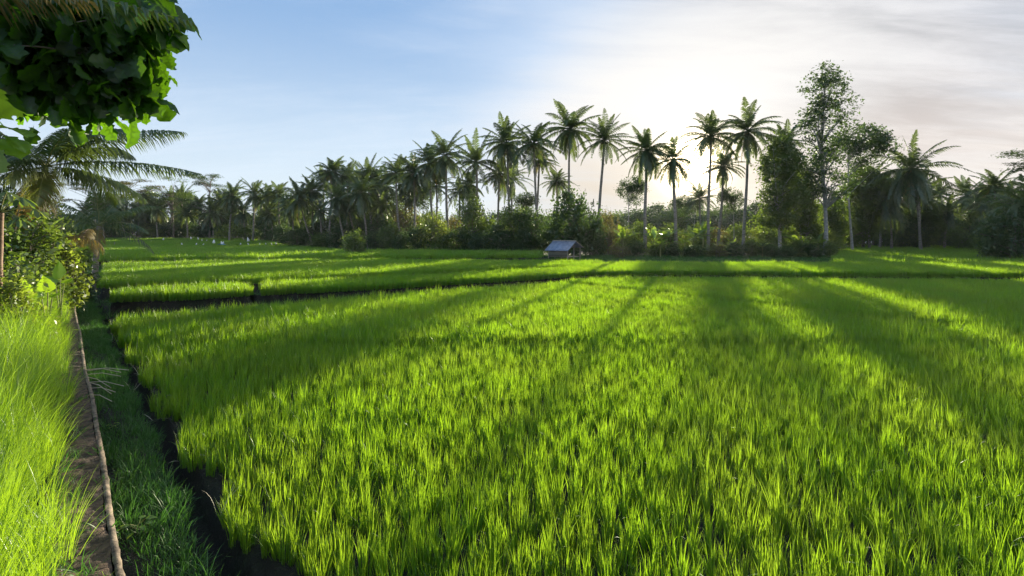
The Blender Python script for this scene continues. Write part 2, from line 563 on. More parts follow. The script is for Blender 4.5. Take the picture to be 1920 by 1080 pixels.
# ------------------------------------------------------------------ grass writer
def tuft(seed, n, h, spread, width, segs, lean, arch, hvar=0.25, splay=1.0):
    r = np.random.default_rng(seed)
    mb = MB()
    t = np.linspace(0, 1, segs + 1)
    for _ in range(n):
        az = r.uniform(0, 2 * np.pi)
        out = r.uniform(0, 2 * np.pi)
        rad = spread * math.sqrt(r.uniform(0, 1))
        base = np.array([math.cos(out) * rad, math.sin(out) * rad, 0.0])
        if splay and r.uniform() < 0.7:
            az = out + r.normal(0, 0.6)
        L = h * (1 + r.normal(0, hvar))
        L = max(L, h * 0.35)
        ln = abs(r.normal(0, lean))
        ar = arch * r.uniform(0.3, 1.0) * (2.2 if r.uniform() < 0.10 else 1.0)
        ang = ln + ar * t ** 2.2
        dr = np.stack([np.sin(ang) * math.cos(az), np.sin(ang) * math.sin(az), np.cos(ang)], -1)
        pts = base + np.concatenate([[np.zeros(3)], np.cumsum((dr[:-1] + dr[1:]) / 2 * L / segs, axis=0)])
        tw = az + math.pi / 2 + r.normal(0, 0.5)
        wd = np.array([math.cos(tw), math.sin(tw), 0.0])
        ww = width * r.uniform(0.7, 1.3) * np.clip(np.minimum(0.55 + 2 * t, (1 - t) * 2.4), 0, 1) / 2
        lft = pts[:-1] - wd * ww[:-1, None]
        rgt_ = pts[:-1] + wd * ww[:-1, None]
        v = np.empty((2 * segs + 1, 3))
        v[0:2 * segs:2] = lft
        v[1:2 * segs:2] = rgt_
        v[-1] = pts[-1]
        q = [(2 * i, 2 * i + 1, 2 * i + 3, 2 * i + 2) for i in range(segs - 1)]
        k = 2 * (segs - 1)
        b0 = mb.n
        mb.add(v, q)
        mb.f.append(np.array([(k, k + 1, k + 2)]) + b0)
    return mb


def rice_tuft(seed, n, h, spread, width, segs):
    """one planted hill: upright blades, a few long arching ones"""
    a = tuft(seed, n, h, spread, width, segs, 0.09, 0.36, 0.24)
    b = tuft(seed + 50, 2, h * 1.22, spread * 0.6, width, segs + 2, 0.20, 1.9, 0.15)
    for f in b.f:
        a.f.append(f + a.n)
    a.v += b.v
    a.n += b.n
    return a


def source_set(name, meshes):
    c = bpy.data.collections.new(name)
    for i, me in enumerate(meshes):
        c.objects.link(bpy.data.objects.new('%s_%02d' % (name, i), me))
    return c


def scatter(name, label, cat, P, rot, scl, idx, coll, group=None):
    me = bpy.data.meshes.new(name)
    me.vertices.add(len(P))
    me.vertices.foreach_set('co', np.asarray(P, np.float32).ravel())
    for nm, arr, ty in (('rot', rot, 'FLOAT_VECTOR'), ('scl', scl, 'FLOAT_VECTOR'), ('idx', idx, 'INT')):
        a = me.attributes.new(nm, ty, 'POINT')
        if ty == 'INT':
            a.data.foreach_set('value', np.asarray(arr, np.int32))
        else:
            a.data.foreach_set('vector', np.asarray(arr, np.float32).ravel())
    me.update()
    o = link(name, me)
    ng = bpy.data.node_groups.new(name, 'GeometryNodeTree')
    ng.interface.new_socket('Geometry', in_out='INPUT', socket_type='NodeSocketGeometry')
    ng.interface.new_socket('Geometry', in_out='OUTPUT', socket_type='NodeSocketGeometry')
    N = ng.nodes
    gi, go = N.new('NodeGroupInput'), N.new('NodeGroupOutput')
    ci = N.new('GeometryNodeCollectionInfo')
    ci.inputs['Collection'].default_value = coll
    ci.inputs['Separate Children'].default_value = True
    ci.inputs['Reset Children'].default_value = True
    ip = N.new('GeometryNodeInstanceOnPoints')
    ip.inputs['Pick Instance'].default_value = True

    def attr(nm, ty):
        a = N.new('GeometryNodeInputNamedAttribute')
        a.data_type = ty
        a.inputs['Name'].default_value = nm
        return a.outputs[0]
    L = ng.links.new
    L(gi.outputs[0], ip.inputs['Points'])
    L(ci.outputs[0], ip.inputs['Instance'])
    L(attr('idx', 'INT'), ip.inputs['Instance Index'])
    L(attr('rot', 'FLOAT_VECTOR'), ip.inputs['Rotation'])
    L(attr('scl', 'FLOAT_VECTOR'), ip.inputs['Scale'])
    L(ip.outputs[0], go.inputs[0])
    mod = o.modifiers.new('scatter', 'NODES')
    mod.node_group = ng
    return tag(o, label, cat, group, 'stuff')


def jitter_grid(poly, step, jit=0.42, seed=1):
    r = np.random.default_rng(seed)
    a = np.array(poly)
    x0, y0 = a.min(0)
    x1, y1 = a.max(0)
    gx_, gy_ = np.meshgrid(np.arange(x0, x1, step), np.arange(y0, y1, step))
    x = (gx_ + r.uniform(-jit, jit, gx_.shape) * step).ravel()
    y = (gy_ + r.uniform(-jit, jit, gx_.shape) * step).ravel()
    edge = 0.06 * np.sin(x * 5.1) + 0.05 * np.cos(y * 4.3)
    k = inside(x + edge, y + edge, poly)
    return x[k], y[k]


def in_view(x, y, m=260):
    p = 960 + F * x / np.maximum(y, 0.1)
    return ((p > -m) & (p < 1920 + m) & (y > 0.6)) | ((np.abs(x) < 9) & (y < 10))


RICE_NEAR = source_set('rice_hill', [rice_tuft(100 + i, 22, 0.215, 0.030, 0.0052, 5).mesh('rice_hill', M['rice']) for i in range(8)])
RICE_MID = source_set('rice_hill_mid', [rice_tuft(140 + i, 18, 0.27, 0.034, 0.0100, 3).mesh('rice_hill_mid', M['rice']) for i in range(6)])
RICE_FAR = source_set('rice_bunch', [tuft(180 + i, 60, 0.36, 0.34, 0.028, 2, 0.22, 0.4).mesh('rice_bunch', M['rice']) for i in range(6)])

PLOT_LABEL = {
    'main': 'large foreground field of young green rice, sunlit in streaks',
    'back': 'rice beyond the thin dark furrow on the far side of the big field',
    'strip': 'short raised strip of rice beside the path, behind the big field',
    'long': 'long raised strip of rice behind the dark ridge of the big field',
    'bright': 'yellow green sunlit rice plot behind the short raised strip',
    'green': 'mid green rice plot in front of the small lone field tree',
    'far': 'distant rice plot below the stepped terraces at the far palms',
    'upper': 'lower of the two thin rice terraces under the far palms',
    'top': 'highest thin rice terrace at the foot of the far palms',
    'beyond': 'rice plot glimpsed behind the row of pale palm trunks under the sun',
    'side': 'dim rice plot to the right of the tall slim tree',
    'side_far': 'distant green rice plot seen right of the tall slim tree',
    'side_top': 'farthest thin rice plot under the right hand palms',
}


def rice(key, seed):
    poly = PLOTS[key]
    ymax = max(p[1] for p in poly)
    ymin = min(p[1] for p in poly)
    r = np.random.default_rng(seed)
    if ymin < 38:
        x, y = jitter_grid(poly, 0.100, 0.46, seed)
    else:
        x, y = jitter_grid(poly, 0.42, 0.5, seed)
    k = in_view(x, y)
    x, y = x[k], y[k]
    # uneven stand: lower and thinner places
    n = np.sin(x * 0.9 + 1.3 * np.sin(y * 0.7)) * np.cos(y * 1.1 - 0.8 * np.sin(x * 0.6))
    n2 = np.sin(x * 2.7 + 2 * np.sin(y * 1.9)) * np.cos(y * 3.1)
    keep = r.uniform(0, 1, len(x)) > 0.04 + 0.08 * (n2 < -0.6)
    x, y, n = x[keep], y[keep], n[keep]
    z = np.full(len(x), PZ[key]) if key in PZ else zt(y)
    s = (1.0 + 0.06 * n + r.normal(0, 0.16, len(x)))
    s = np.clip(s, 0.5, 1.5)
    rot = np.stack([r.normal(0, 0.07, len(x)), r.normal(0, 0.07, len(x)), r.uniform(0, 6.283, len(x))], -1)
    scl = np.stack([s * 1.05, s * 1.05, s * r.uniform(0.9, 1.12, len(x))], -1)
    P = np.stack([x, y, z - 0.01], -1)
    if ymin >= 38:
        return scatter('rice_field', PLOT_LABEL[key], 'rice field', P, rot, scl, r.integers(0, 6, len(x)), RICE_FAR, 'plots of rice')
    a = y < 11
    idx = np.where(a, r.integers(0, 8, len(x)), 8 + r.integers(0, 6, len(x)))
    return scatter('rice_field', PLOT_LABEL[key], 'rice field', P, rot, scl, idx, RICE_ALL, 'plots of rice')


RICE_ALL = bpy.data.collections.new('rice_hills')
for i, o in enumerate(list(RICE_NEAR.objects) + list(RICE_MID.objects)):
    o.name = 'hill_%02d' % i
    RICE_ALL.objects.link(o)
for i, k in enumerate(PLOTS):
    rice(k, 300 + i)

# long fine grass on the bank at the left
LONG = source_set('long_tuft', [tuft(400 + i, 60, 0.90, 0.13, 0.0055, 7, 0.14, 1.45, 0.22).mesh('long_tuft', M['long']) for i in range(6)])
r = np.random.default_rng(41)
poly = [(lip(1.2) - 0.50, 1.2), (lip(16.5) - 0.42, 16.5), (lip(16.5) - 3.4, 16.5), (lip(6) - 3.0, 6), (lip(1.2) - 3.0, 1.2)]
x, y = jitter_grid(poly, 0.155, 0.5, 42)
k = in_view(x, y, 300)
x, y = x[k], y[k]
s = r.uniform(0.65, 1.1, len(x)) * np.interp(x - lip(y), [-1.6, -0.9, -0.5], [1.0, 0.95, 0.55])
scatter('long_grass', 'bright yellow green fine long grass arching on the bank left of the low wall', 'grass',
        np.stack([x, y, np.full(len(x), 0.33)], -1), np.stack([r.normal(0, 0.1, len(x)), r.normal(0.02, 0.1, len(x)), r.uniform(0, 6.28, len(x))], -1),
        np.stack([s, s, s], -1), r.integers(0, 6, len(x)), LONG)

# low grass on the path
TURF = source_set('turf_tuft', [tuft(500 + i, 22, 0.085, 0.07, 0.006, 3, 0.7, 0.8, 0.35).mesh('turf_tuft', M['turf']) for i in range(5)] +
                  [tuft(520 + i, 14, 0.17, 0.03, 0.005, 4, 0.5, 1.2, 0.3).mesh('turf_tuft_tall', M['turf']) for i in range(3)])
poly = [(lip(1.2) + 0.03, 1.2), (lip(1.2) + 0.62, 1.2), (lip(26) + 0.72, 26), (lip(26) + 0.03, 26)]
x, y = jitter_grid(poly, 0.062, 0.5, 52)
idx = np.where(r.uniform(0, 1, len(x)) < 0.07 + 0.10 * ((x - lip(y)) < 0.18), 5 + r.integers(0, 3, len(x)), r.integers(0, 5, len(x)))
s = r.uniform(0.6, 1.25, len(x))
scatter('path_grass', 'short dark green grass covering the narrow path beside the low wall', 'grass',
        np.stack([x, y, 0.025 + 0.02 * np.sin(y * 1.7)], -1), np.stack([r.normal(0, 0.2, len(x)), r.normal(0, 0.2, len(x)), r.uniform(0, 6.28, len(x))], -1),
        np.stack([s, s, s], -1), idx, TURF)
n = 420
y = r.uniform(1.4, 20, n)
sx = -0.50 + np.abs(r.normal(0, 0.16, n))
sx = np.minimum(sx, 0.0)
s = r.uniform(0.4, 1.1, n)
scatter('wall_weeds', 'sparse small weeds and grass tufts rooted on top of the low wall', 'weeds',
        np.stack([lip(y) + sx, y, np.full(n, 0.375)], -1), np.stack([r.normal(0, 0.3, n), r.normal(0, 0.3, n), r.uniform(0, 6.28, n)], -1),
        np.stack([s, s, s], -1), r.integers(0, 8, n), TURF)
# grass on the banks between the plots and in the strip before the trees
bank = [(lip(13.6) + 1.0, 13.6), (gx(1150, 34), 34), (gx(2200, 33), 33), (gx(2200, 38.5), 38.5), (gx(1560, 38.5), 38.5), (gx(1560, 57), 57), (gx(1000, 57), 57),
        (gx(600, 86), 86), (gx(430, 108), 108), (gx(120, 108), 108)]
x, y = jitter_grid(bank, 0.21, 0.5, 61)
kp = np.ones(len(x), bool)
for p in PLOTS.values():
    kp &= ~inside(x, y, p)
x, y = x[kp], y[kp]
s = r.uniform(0.8, 2.2, len(x)) * np.where(y < 45, 0.8, 1.0)
scatter('bank_grass', 'rough dark green grass on the earth banks between the rice plots', 'grass',
        np.stack([x, y, zt(y) - 0.12], -1), np.stack([r.normal(0, 0.2, len(x)), r.normal(0, 0.2, len(x)), r.uniform(0, 6.28, len(x))], -1),
        np.stack([s * 1.6, s * 1.6, s], -1), 5 + r.integers(0, 3, len(x)) - 5 * (r.uniform(0, 1, len(x)) < 0.5), TURF)

# low wall
def wall_thing():
    root = thing('low_wall', 'low dark cement wall with a pale lip running along the path', 'wall', (lip(10), 10, 0))
    r = np.random.default_rng(70)
    ys = np.arange(0.8, 25, 0.035)
    prof = [(-0.54, 0.20), (-0.54, 0.375), (-0.42, 0.385), (-0.30, 0.375), (-0.20, 0.385), (-0.10, 0.390), (-0.060, 0.395)]
    lipp = [(-0.055, 0.393), (-0.050, 0.397), (-0.030, 0.399), (-0.003, 0.396), (0.003, 0.37), (0.008, 0.30), (0.018, 0.15), (0.03, -0.05)]
    for nm, pr, mat in (('coping', prof, M['cement']), ('lip', lipp, M['cement_lip'])):
        v = []
        wob = 0.014 * np.sin(ys * 1.3) + 0.006 * np.sin(ys * 2.9 + 1)
        for j, (s_, z_) in enumerate(pr):
            nz = (0.6 if nm == 'lip' else 1.0) * np.convolve(r.normal(0, 0.006, len(ys)), np.ones(2) / 2, 'same') * (0.5 if j in (1, 2) else 1.0)
            xx = lip(ys) + s_ + wob + nz - root.location.x
            v.append(np.stack([xx, ys - root.location.y, z_ + nz * 1.2 + np.zeros_like(ys)], -1))
        v = np.array(v)
        a, b = v.shape[0], v.shape[1]
        i = (np.arange(a - 1)[:, None] * b + np.arange(b - 1)[None, :]).ravel()
        mb = MB()
        mb.add(v.reshape(-1, 3), np.stack([i, i + b, i + b + 1, i + 1], -1))
        link(nm, mb.mesh(nm, mat), root)


wall_thing()

# ------------------------------------------------------------------ palms
def frond(mb, L, n, elev, az, droop, ll, width, r, segs=2, side_droop=0.6, gap=0.0, origin=(0, 0, 0), rach=0.03, vee=0.35, rmb=None):
    """one feather frond: a bent midrib with hanging leaflets on both sides"""
    m = 14
    t = np.linspace(0, 1, m)
    e = elev - droop * t ** 1.35
    dx, dz = np.cos(e), np.sin(e)
    st = L / (m - 1)
    hx = np.concatenate([[0], np.cumsum((dx[:-1] + dx[1:]) / 2 * st)])
    hz = np.concatenate([[0], np.cumsum((dz[:-1] + dz[1:]) / 2 * st)])
    ca, sa = math.cos(az), math.sin(az)
    bend = r.normal(0, 0.10) * t ** 2 * L
    pts = np.stack([hx * ca - bend * sa, hx * sa + bend * ca, hz], -1) + np.array(origin)
    tube(rmb or mb, pts, rach * (1 - 0.85 * t), 3, False)
    tt = np.linspace(0.13, 0.995, n)
    keep = r.uniform(0, 1, n) > gap
    tt = tt[keep]
    P = np.stack([np.interp(tt, t, pts[:, k]) for k in range(3)], -1)
    ee = np.interp(tt, t, e)
    T = np.stack([np.cos(ee) * ca, np.cos(ee) * sa, np.sin(ee)], -1)
    Sd = np.array([-sa, ca, 0.0])
    prof = ll * np.clip(np.sin(np.pi * np.clip(tt * 0.80 + 0.17, 0, 1)) ** 0.7, 0.12, 1)
    for sg in (-1, 1):
        k = len(tt)
        fw = 0.35 + 0.75 * tt + r.normal(0, 0.08, k)
        D = T * fw[:, None] + Sd * sg + np.array([0, 0, 1.0]) * (vee - side_droop * 0.5) + r.normal(0, 0.07, (k, 3))
        D /= np.linalg.norm(D, axis=1)[:, None]
        D2 = D + np.array([0, 0, -1.0]) * (side_droop + r.uniform(0, 0.5, k)[:, None])
        D2 /= np.linalg.norm(D2, axis=1)[:, None]
        ln = (prof * r.uniform(0.85, 1.12, k))[:, None]
        W = T * (width / 2)
        A = P
        B = A + D * ln * 0.5
        if segs == 2:
            C = B + D2 * ln * 0.55
            v = np.stack([A - W * 0.7, A + W * 0.7, B + W, B - W, C], 1).reshape(-1, 3)
            o = np.arange(k)[:, None] * 5
            b0 = mb.n
            mb.add(v, np.concatenate([o, o + 1, o + 2, o + 3], 1))
            mb.f.append(np.concatenate([o + 3, o + 2, o + 4], 1) + b0)
        else:
            D3 = D2 + np.array([0, 0, -0.7])
            D3 /= np.linalg.norm(D3, axis=1)[:, None]
            B = A + D * ln * 0.34
            C = B + D2 * ln * 0.36
            E = C + D3 * ln * 0.34
            v = np.stack([A - W * 0.6, A + W * 0.6, B + W, B - W, C + W * 0.7, C - W * 0.7, E], 1).reshape(-1, 3)
            o = np.arange(k)[:, None] * 7
            b0 = mb.n
            mb.add(v, np.concatenate([np.concatenate([o, o + 1, o + 2, o + 3], 1), np.concatenate([o + 3, o + 2, o + 4, o + 5], 1)]))
            mb.f.append(np.concatenate([o + 5, o + 4, o + 6], 1) + b0)


def palm_crown_mesh(seed, n=24, L=4.4, mat='palm', low=-0.75, dead=2, nl=36, width=0.10):
    r = np.random.default_rng(seed)
    mb = MB()
    for i in range(n):
        u = i / (n - 1)
        el = 1.38 - (1.38 - low) * u ** 0.80 + r.normal(0, 0.14)
        frond(mb, L * r.uniform(0.72, 1.12) * (0.86 if u < 0.15 else 1), nl, el, i * 2.399 + r.normal(0, 0.2),
              0.50 + 0.50 * math.cos(max(el, 0)) + r.normal(0, 0.24), 0.66, width, r, 2, 0.45 + 0.5 * u, 0.04, (0, 0, 0), 0.045)
    mbd = MB()
    for i in range(dead):
        frond(mbd, L * 0.75, 20, -0.9 + r.normal(0, 0.15), r.uniform(0, 6.28), 0.55, 0.5, 0.06, r, 2, 0.9, 0.2, (0, 0, -0.1), 0.04)
    me = mb.mesh('crown', M[mat])
    if dead:
        # dry fronds share the crown mesh, with their own leaf colour
        mb2 = MB()
        mb2.v, mb2.f, mb2.n = list(mb.v), list(mb.f), mb.n
        nf_q = sum(len(f) for f in mb.f if f.shape[1] == 4)
        nf_t = sum(len(f) for f in mb.f if f.shape[1] == 3)
        dq = sum(len(f) for f in mbd.f if f.shape[1] == 4)
        for f in mbd.f:
            mb2.f.append(f + mb.n)
        mb2.v += mbd.v
        mb2.n += mbd.n
        # small clusters of nuts where the fronds meet
        bpy.data.meshes.remove(me)
        me = mb2.mesh('crown', [M[mat], M['palm_dry']])
        nq = nf_q + dq
        mi = np.zeros(len(me.polygons), np.int32)
        mi[nf_q:nq] = 1
        mi[nq + nf_t:] = 1
        me.polygons.foreach_set('material_index', mi)
    return me


CROWNS = [palm_crown_mesh(800 + i, n=[38, 32, 42, 30, 37, 34, 40][i], L=[3.9, 4.2, 3.7, 4.1, 4.0, 3.6, 4.2][i],
                          low=[-0.85, -0.6, -1.05, -0.45, -0.95, -0.7, -1.1][i], dead=[2, 1, 3, 0, 2, 3, 2][i]) for i in range(7)]
YOUNG = palm_crown_mesh(830, n=13, L=3.0, mat='palm_pale', low=0.35, dead=0, nl=26, width=0.09)
NUT_MB = MB()
_r = np.random.default_rng(5)
for _ in range(9):
    c = np.array([_r.normal(0, 0.16), _r.normal(0, 0.16), -0.28 + _r.normal(0, 0.08)])
    zs = np.array([-0.14, -0.10, 0, 0.10, 0.14])
    tube(NUT_MB, c + np.stack([zs * 0, zs * 0, zs], -1), [0.02, 0.10, 0.13, 0.09, 0.02], 7)
NUTS = NUT_MB.mesh('coconuts', M['palm_dry'], True)


def trunk_mesh(dx, dy, h, r0, seed, mat='trunk', curve=0.5):
    r = np.random.default_rng(seed)
    n = 18
    t = np.linspace(0, 1, n)
    lean = t * (1 - curve) + curve * t ** 2 if r.uniform() < 0.4 else t + curve * 0.5 * (t - t ** 2) * 1.2
    wob = 0.10 * np.sin(t * 5 + r.uniform(0, 6)) * t * (1 - t)
    pts = np.stack([dx * lean + wob * 3, dy * lean, h * t - 0.25 * (1 - t)], -1)
    rad = r0 * (0.62 + 0.38 * (1 - t)) + r0 * 0.75 * np.exp(-t * 22) + 0.06 * r0 * np.exp(-(1 - t) * 30)
    rad = rad * (1 + 0.05 * np.sin(np.arange(n) * 2.4))
    mb = MB()
    tube(mb, pts, rad, 9)
    return mb.mesh('trunk', M[mat], True)


palm_count = [0]


def palm(label, pxc, pyc, pxb, Y, var, scale=1.0, group=None, lean_y=0.0, r0=0.17, rz=None, nuts=True, zb=None):
    """crown centre at photo pixel (pxc, pyc) seen at distance Y; the foot stands at pxb"""
    i = palm_count[0]
    palm_count[0] += 1
    r = np.random.default_rng(900 + i)
    bx = gx(pxb, Y)
    bz = gz(bx, Y) if zb is None else zb
    cx = gx(pxc, Y)
    cz = H + (HOR - pyc) / F * Y
    root = thing('coconut_palm', label, 'palm tree', (bx, Y, bz), group)
    link('trunk', trunk_mesh(cx - bx, lean_y, cz - bz, r0 * r.uniform(0.9, 1.15), 950 + i), root)
    c = link('crown', CROWNS[var % 7], root, (cx - bx, lean_y, cz - bz))
    c.rotation_euler = (r.normal(0, 0.08), r.normal(0, 0.08) + 0.06 * np.sign(cx - bx), r.uniform(0, 6.28) if rz is None else rz)
    s = scale * r.uniform(0.95, 1.05)
    c.scale = (s, s, s * r.uniform(0.95, 1.1))
    if nuts and Y < 72:
        link('coconuts', NUTS, root, (cx - bx, lean_y, cz - bz))
    return root


# the tall palms against the bright sky (centre)
palm('coconut palm with a straight trunk, tallest of the row above the blue roofed hut', 1069, 243, 1066, 60, 0, 1.02)
palm('coconut palm leaning right beside the tallest one, with open sky around its crown', 1133, 262, 1117, 58, 3, 0.90)
palm('coconut palm whose trunk crosses another, left of the tallest palm', 1000, 270, 1010, 59, 1, 1.05, rz=0.4)
palm('wide crowned coconut palm left of the crossed trunk pair, tall with a full round crown', 950, 268, 958, 62, 2, 1.02)
palm('thin leaning coconut palm whose crown is hidden behind the crossed trunk pair', 1012, 300, 997, 66, 5, 0.8)
palm('coconut palm with a drooping skirt of fronds, left of the sun glare', 1212, 282, 1210, 57, 2, 0.98)
palm('shorter coconut palm touching the sun glare on its left edge', 1262, 300, 1268, 56, 6, 0.88)
palm('coconut palm immediately right of the sun with golden lit fronds', 1333, 256, 1328, 57, 1, 0.98)
palm('smaller coconut palm tucked behind the golden lit one by the sun', 1356, 312, 1345, 61, 5, 0.85)
palm('tall bushy coconut palm with upright plume, between the sun and the slender leafy trees', 1402, 246, 1393, 57, 4, 1.05)
palm('low coconut palm with a narrow crown under the sun glare', 1312, 372, 1313, 74, 3, 0.75)
palm('coconut palm poking out from behind the leafy tree right of the sun', 1470, 268, 1462, 63, 0, 0.95)
# left centre, stepping down
palm('coconut palm with ragged star shaped crown left of the wide crowned pair', 893, 305, 898, 62, 3, 1.0)
palm('coconut palm tucked low between two star crowned palms, yellowish crown', 938, 325, 930, 66, 5, 0.85)
palm('coconut palm with upright plume standing clear above the bush thicket', 835, 292, 843, 63, 0, 0.98)
palm('dense green coconut palm just left of the plume topped one', 805, 305, 812, 65, 2, 0.95)
palm('coconut palm with long side fronds reaching left, half hidden by its neighbour', 775, 325, 779, 66, 6, 0.9)
palm('coconut palm with thin loose crown above the yellow lit bushes', 742, 325, 752, 69, 1, 0.9)
palm('coconut palm with a long pale trunk leaning left just behind the lone field tree', 678, 360, 692, 70, 4, 0.95, r0=0.14)
palm('leaning coconut palm with a thin grey trunk left of the lone field tree', 632, 372, 650, 72, 2, 0.9, r0=0.14)
palm('coconut palm with a tall narrow crown behind the pale leaning trunks', 690, 335, 700, 76, 3, 0.9)
palm('coconut palm with shaggy brown skirt, highest of the group left of centre', 622, 322, 618, 78, 5, 0.95)
palm('coconut palm just right of the shaggy brown skirted one', 652, 330, 650, 80, 1, 0.9)
palm('coconut palm with a long bare slanting trunk, left of the shaggy palms', 562, 372, 588, 82, 0, 0.95, r0=0.14)
palm('coconut palm with a feathery top left of the shaggy palms', 585, 358, 586, 84, 2, 0.9)
for a in [(722, 348, 724, 78, 4, .85), (715, 385, 738, 72, 6, .75), (600, 395, 604, 82, 1, .8), (655, 395, 672, 74, 3, .75), (770, 372, 775, 74, 5, .75),
          (862, 360, 862, 74, 1, .75), (700, 372, 690, 80, 0, .8), (640, 350, 640, 88, 4, .9), (548, 400, 552, 86, 5, .8), (818, 350, 820, 72, 3, .9), (760, 345, 762, 74, 0, .9), (608, 345, 606, 86, 3, .95), (672, 342, 668, 84, 6, .95), (706, 340, 712, 78, 2, .9), (880, 345, 880, 72, 2, .85), (958, 335, 962, 76, 6, .9), (1045, 340, 1040, 78, 5, .85)]:
    palm('coconut palm packed into the dim thicket behind the field edge, left of centre', *a, group='palms packed behind the left field edge', nuts=False)
palm('coconut palm with an upright fan, first clear top right of the flat topped trees', 478, 365, 474, 98, 0, 1.0)
palm('coconut palm with a narrow crown, middle of three small tops in the far row', 500, 372, 497, 98, 3, 0.9)
palm('coconut palm with a spiky crown, third small top in the far row', 522, 366, 526, 97, 1, 0.95)
palm('coconut palm with a bright green top beside the flat topped trees', 436, 366, 430, 100, 2, 1.0)
palm('dark coconut palm with a round full crown above bare stems in the far left row', 292, 392, 296, 108, 6, 1.0)
palm('bluish coconut palm behind the round crowned one in the far left row', 322, 380, 318, 112, 3, 1.05)
palm('coconut palm with a slanting thin trunk beyond the far end of the path', 225, 400, 240, 108, 4, 1.0, r0=0.13)
palm('coconut palm at the near end of the far left row, crown low', 190, 395, 196, 104, 0, 1.1)
for a in [(258, 398, 262, 112, 2, .95), (350, 400, 352, 108, 1, .95), (372, 384, 376, 110, 5, .95), (398, 398, 400, 106, 4, 1.0), (412, 378, 405, 108, 0, .9),
          (455, 398, 460, 101, 6, .85), (540, 385, 543, 94, 4, .85), (505, 400, 512, 96, 2, .8), (340, 372, 345, 116, 3, 1.0), (275, 378, 270, 118, 1, .9),
          (210, 382, 205, 118, 5, 1.0), (160, 398, 158, 108, 2, 1.0)]:
    palm('coconut palm standing among many others in the hazy far left row', *a, group='palms of the hazy far left row', nuts=False)
# right side
palm('big coconut palm with wide arching fronds right of the tall slim tree', 1686, 322, 1728, 66, 6, 1.25, r0=0.16, lean_y=-2)
palm('second crown of arching fronds directly under the big palm right of the tall slim tree', 1668, 372, 1672, 70, 2, 1.3)
palm('small stiff coconut palm alone in the gap of the right hand row', 1762, 365, 1786, 84, 3, 0.78, r0=0.13)
palm('broad dark coconut palm in the right hand row with a short slanting trunk', 1812, 366, 1830, 82, 2, 0.98, r0=0.13)
palm('coconut palm with a one sided comb of fronds near the right edge', 1866, 350, 1858, 62, 1, 0.85)
palm('low coconut palm spreading its fronds over the dark bush at the right edge', 1905, 388, 1930, 46, 6, 0.95, lean_y=-1)
for a in [(1640, 372, 1636, 84, 4, .95), (1722, 392, 1716, 82, 0, .9), (1790, 392, 1795, 90, 5, .85), (1738, 372, 1742, 80, 2, 1.0), (1890, 372, 1895, 66, 0, .9), (1655, 350, 1650, 78, 5, 1.1), (1880, 400, 1882, 58, 4, .8), (1632, 345, 1630, 72, 0, 1.1), (1722, 362, 1726, 74, 3, 1.1), (1700, 340, 1705, 78, 4, 1.1), (1776, 398, 1770, 76, 6, .9), (1850, 372, 1846, 72, 2, 1.0), (1840, 388, 1836, 76, 3, .8), (1700, 400, 1694, 84, 1, .85)]:
    palm('coconut palm in the shade of the right hand row', *a, group='palms in the shade of the right hand row', nuts=False)

# ------------------------------------------------------------------ broadleaf trees and bushes
def crown_leaves(mb, lobes, n_clump, per, rc, leaf, r, flat=1.0, tilt=0.9, shell=0.5):
    """clumps of leaves spread through ellipsoid lobes (cx, cy, cz, rx, ry, rz); returns clump centres"""
    lob = np.array(lobes, float)
    vol = lob[:, 3] * lob[:, 4] * lob[:, 5]
    pick = r.choice(len(lob), n_clump, p=vol ** 0.8 / (vol ** 0.8).sum())
    u = r.normal(0, 1, (n_clump, 3))
    u /= np.linalg.norm(u, axis=1)[:, None]
    rad = r.uniform(shell ** 3, 1, n_clump) ** (1 / 3)
    C = lob[pick, :3] + u * rad[:, None] * lob[pick, 3:]
    size = rc * r.uniform(0.6, 1.35, n_clump)
    N = n_clump * per
    k = np.repeat(np.arange(n_clump), per)
    off = r.normal(0, 0.5, (N, 3)) * size[k][:, None] * np.array([1, 1, flat])
    P = C[k] + off
    stamp(mb, LEAF_V, LEAF_F, rand_rot(N, r, tilt), P, leaf * r.uniform(0.65, 1.3, N))
    return C


def limb(mb, a, b, r0, r1, r, sag=0.12, n=7):
    a, b = np.array(a, float), np.array(b, float)
    t = np.linspace(0, 1, n)
    L = np.linalg.norm(b - a)
    mid = r.normal(0, sag * L * 0.4, 3)
    mid[2] = abs(mid[2])
    pts = a + (b - a) * t[:, None] + mid * np.sin(np.pi * t)[:, None]
    tube(mb, pts, r0 + (r1 - r0) * t, 5, False)
    return pts


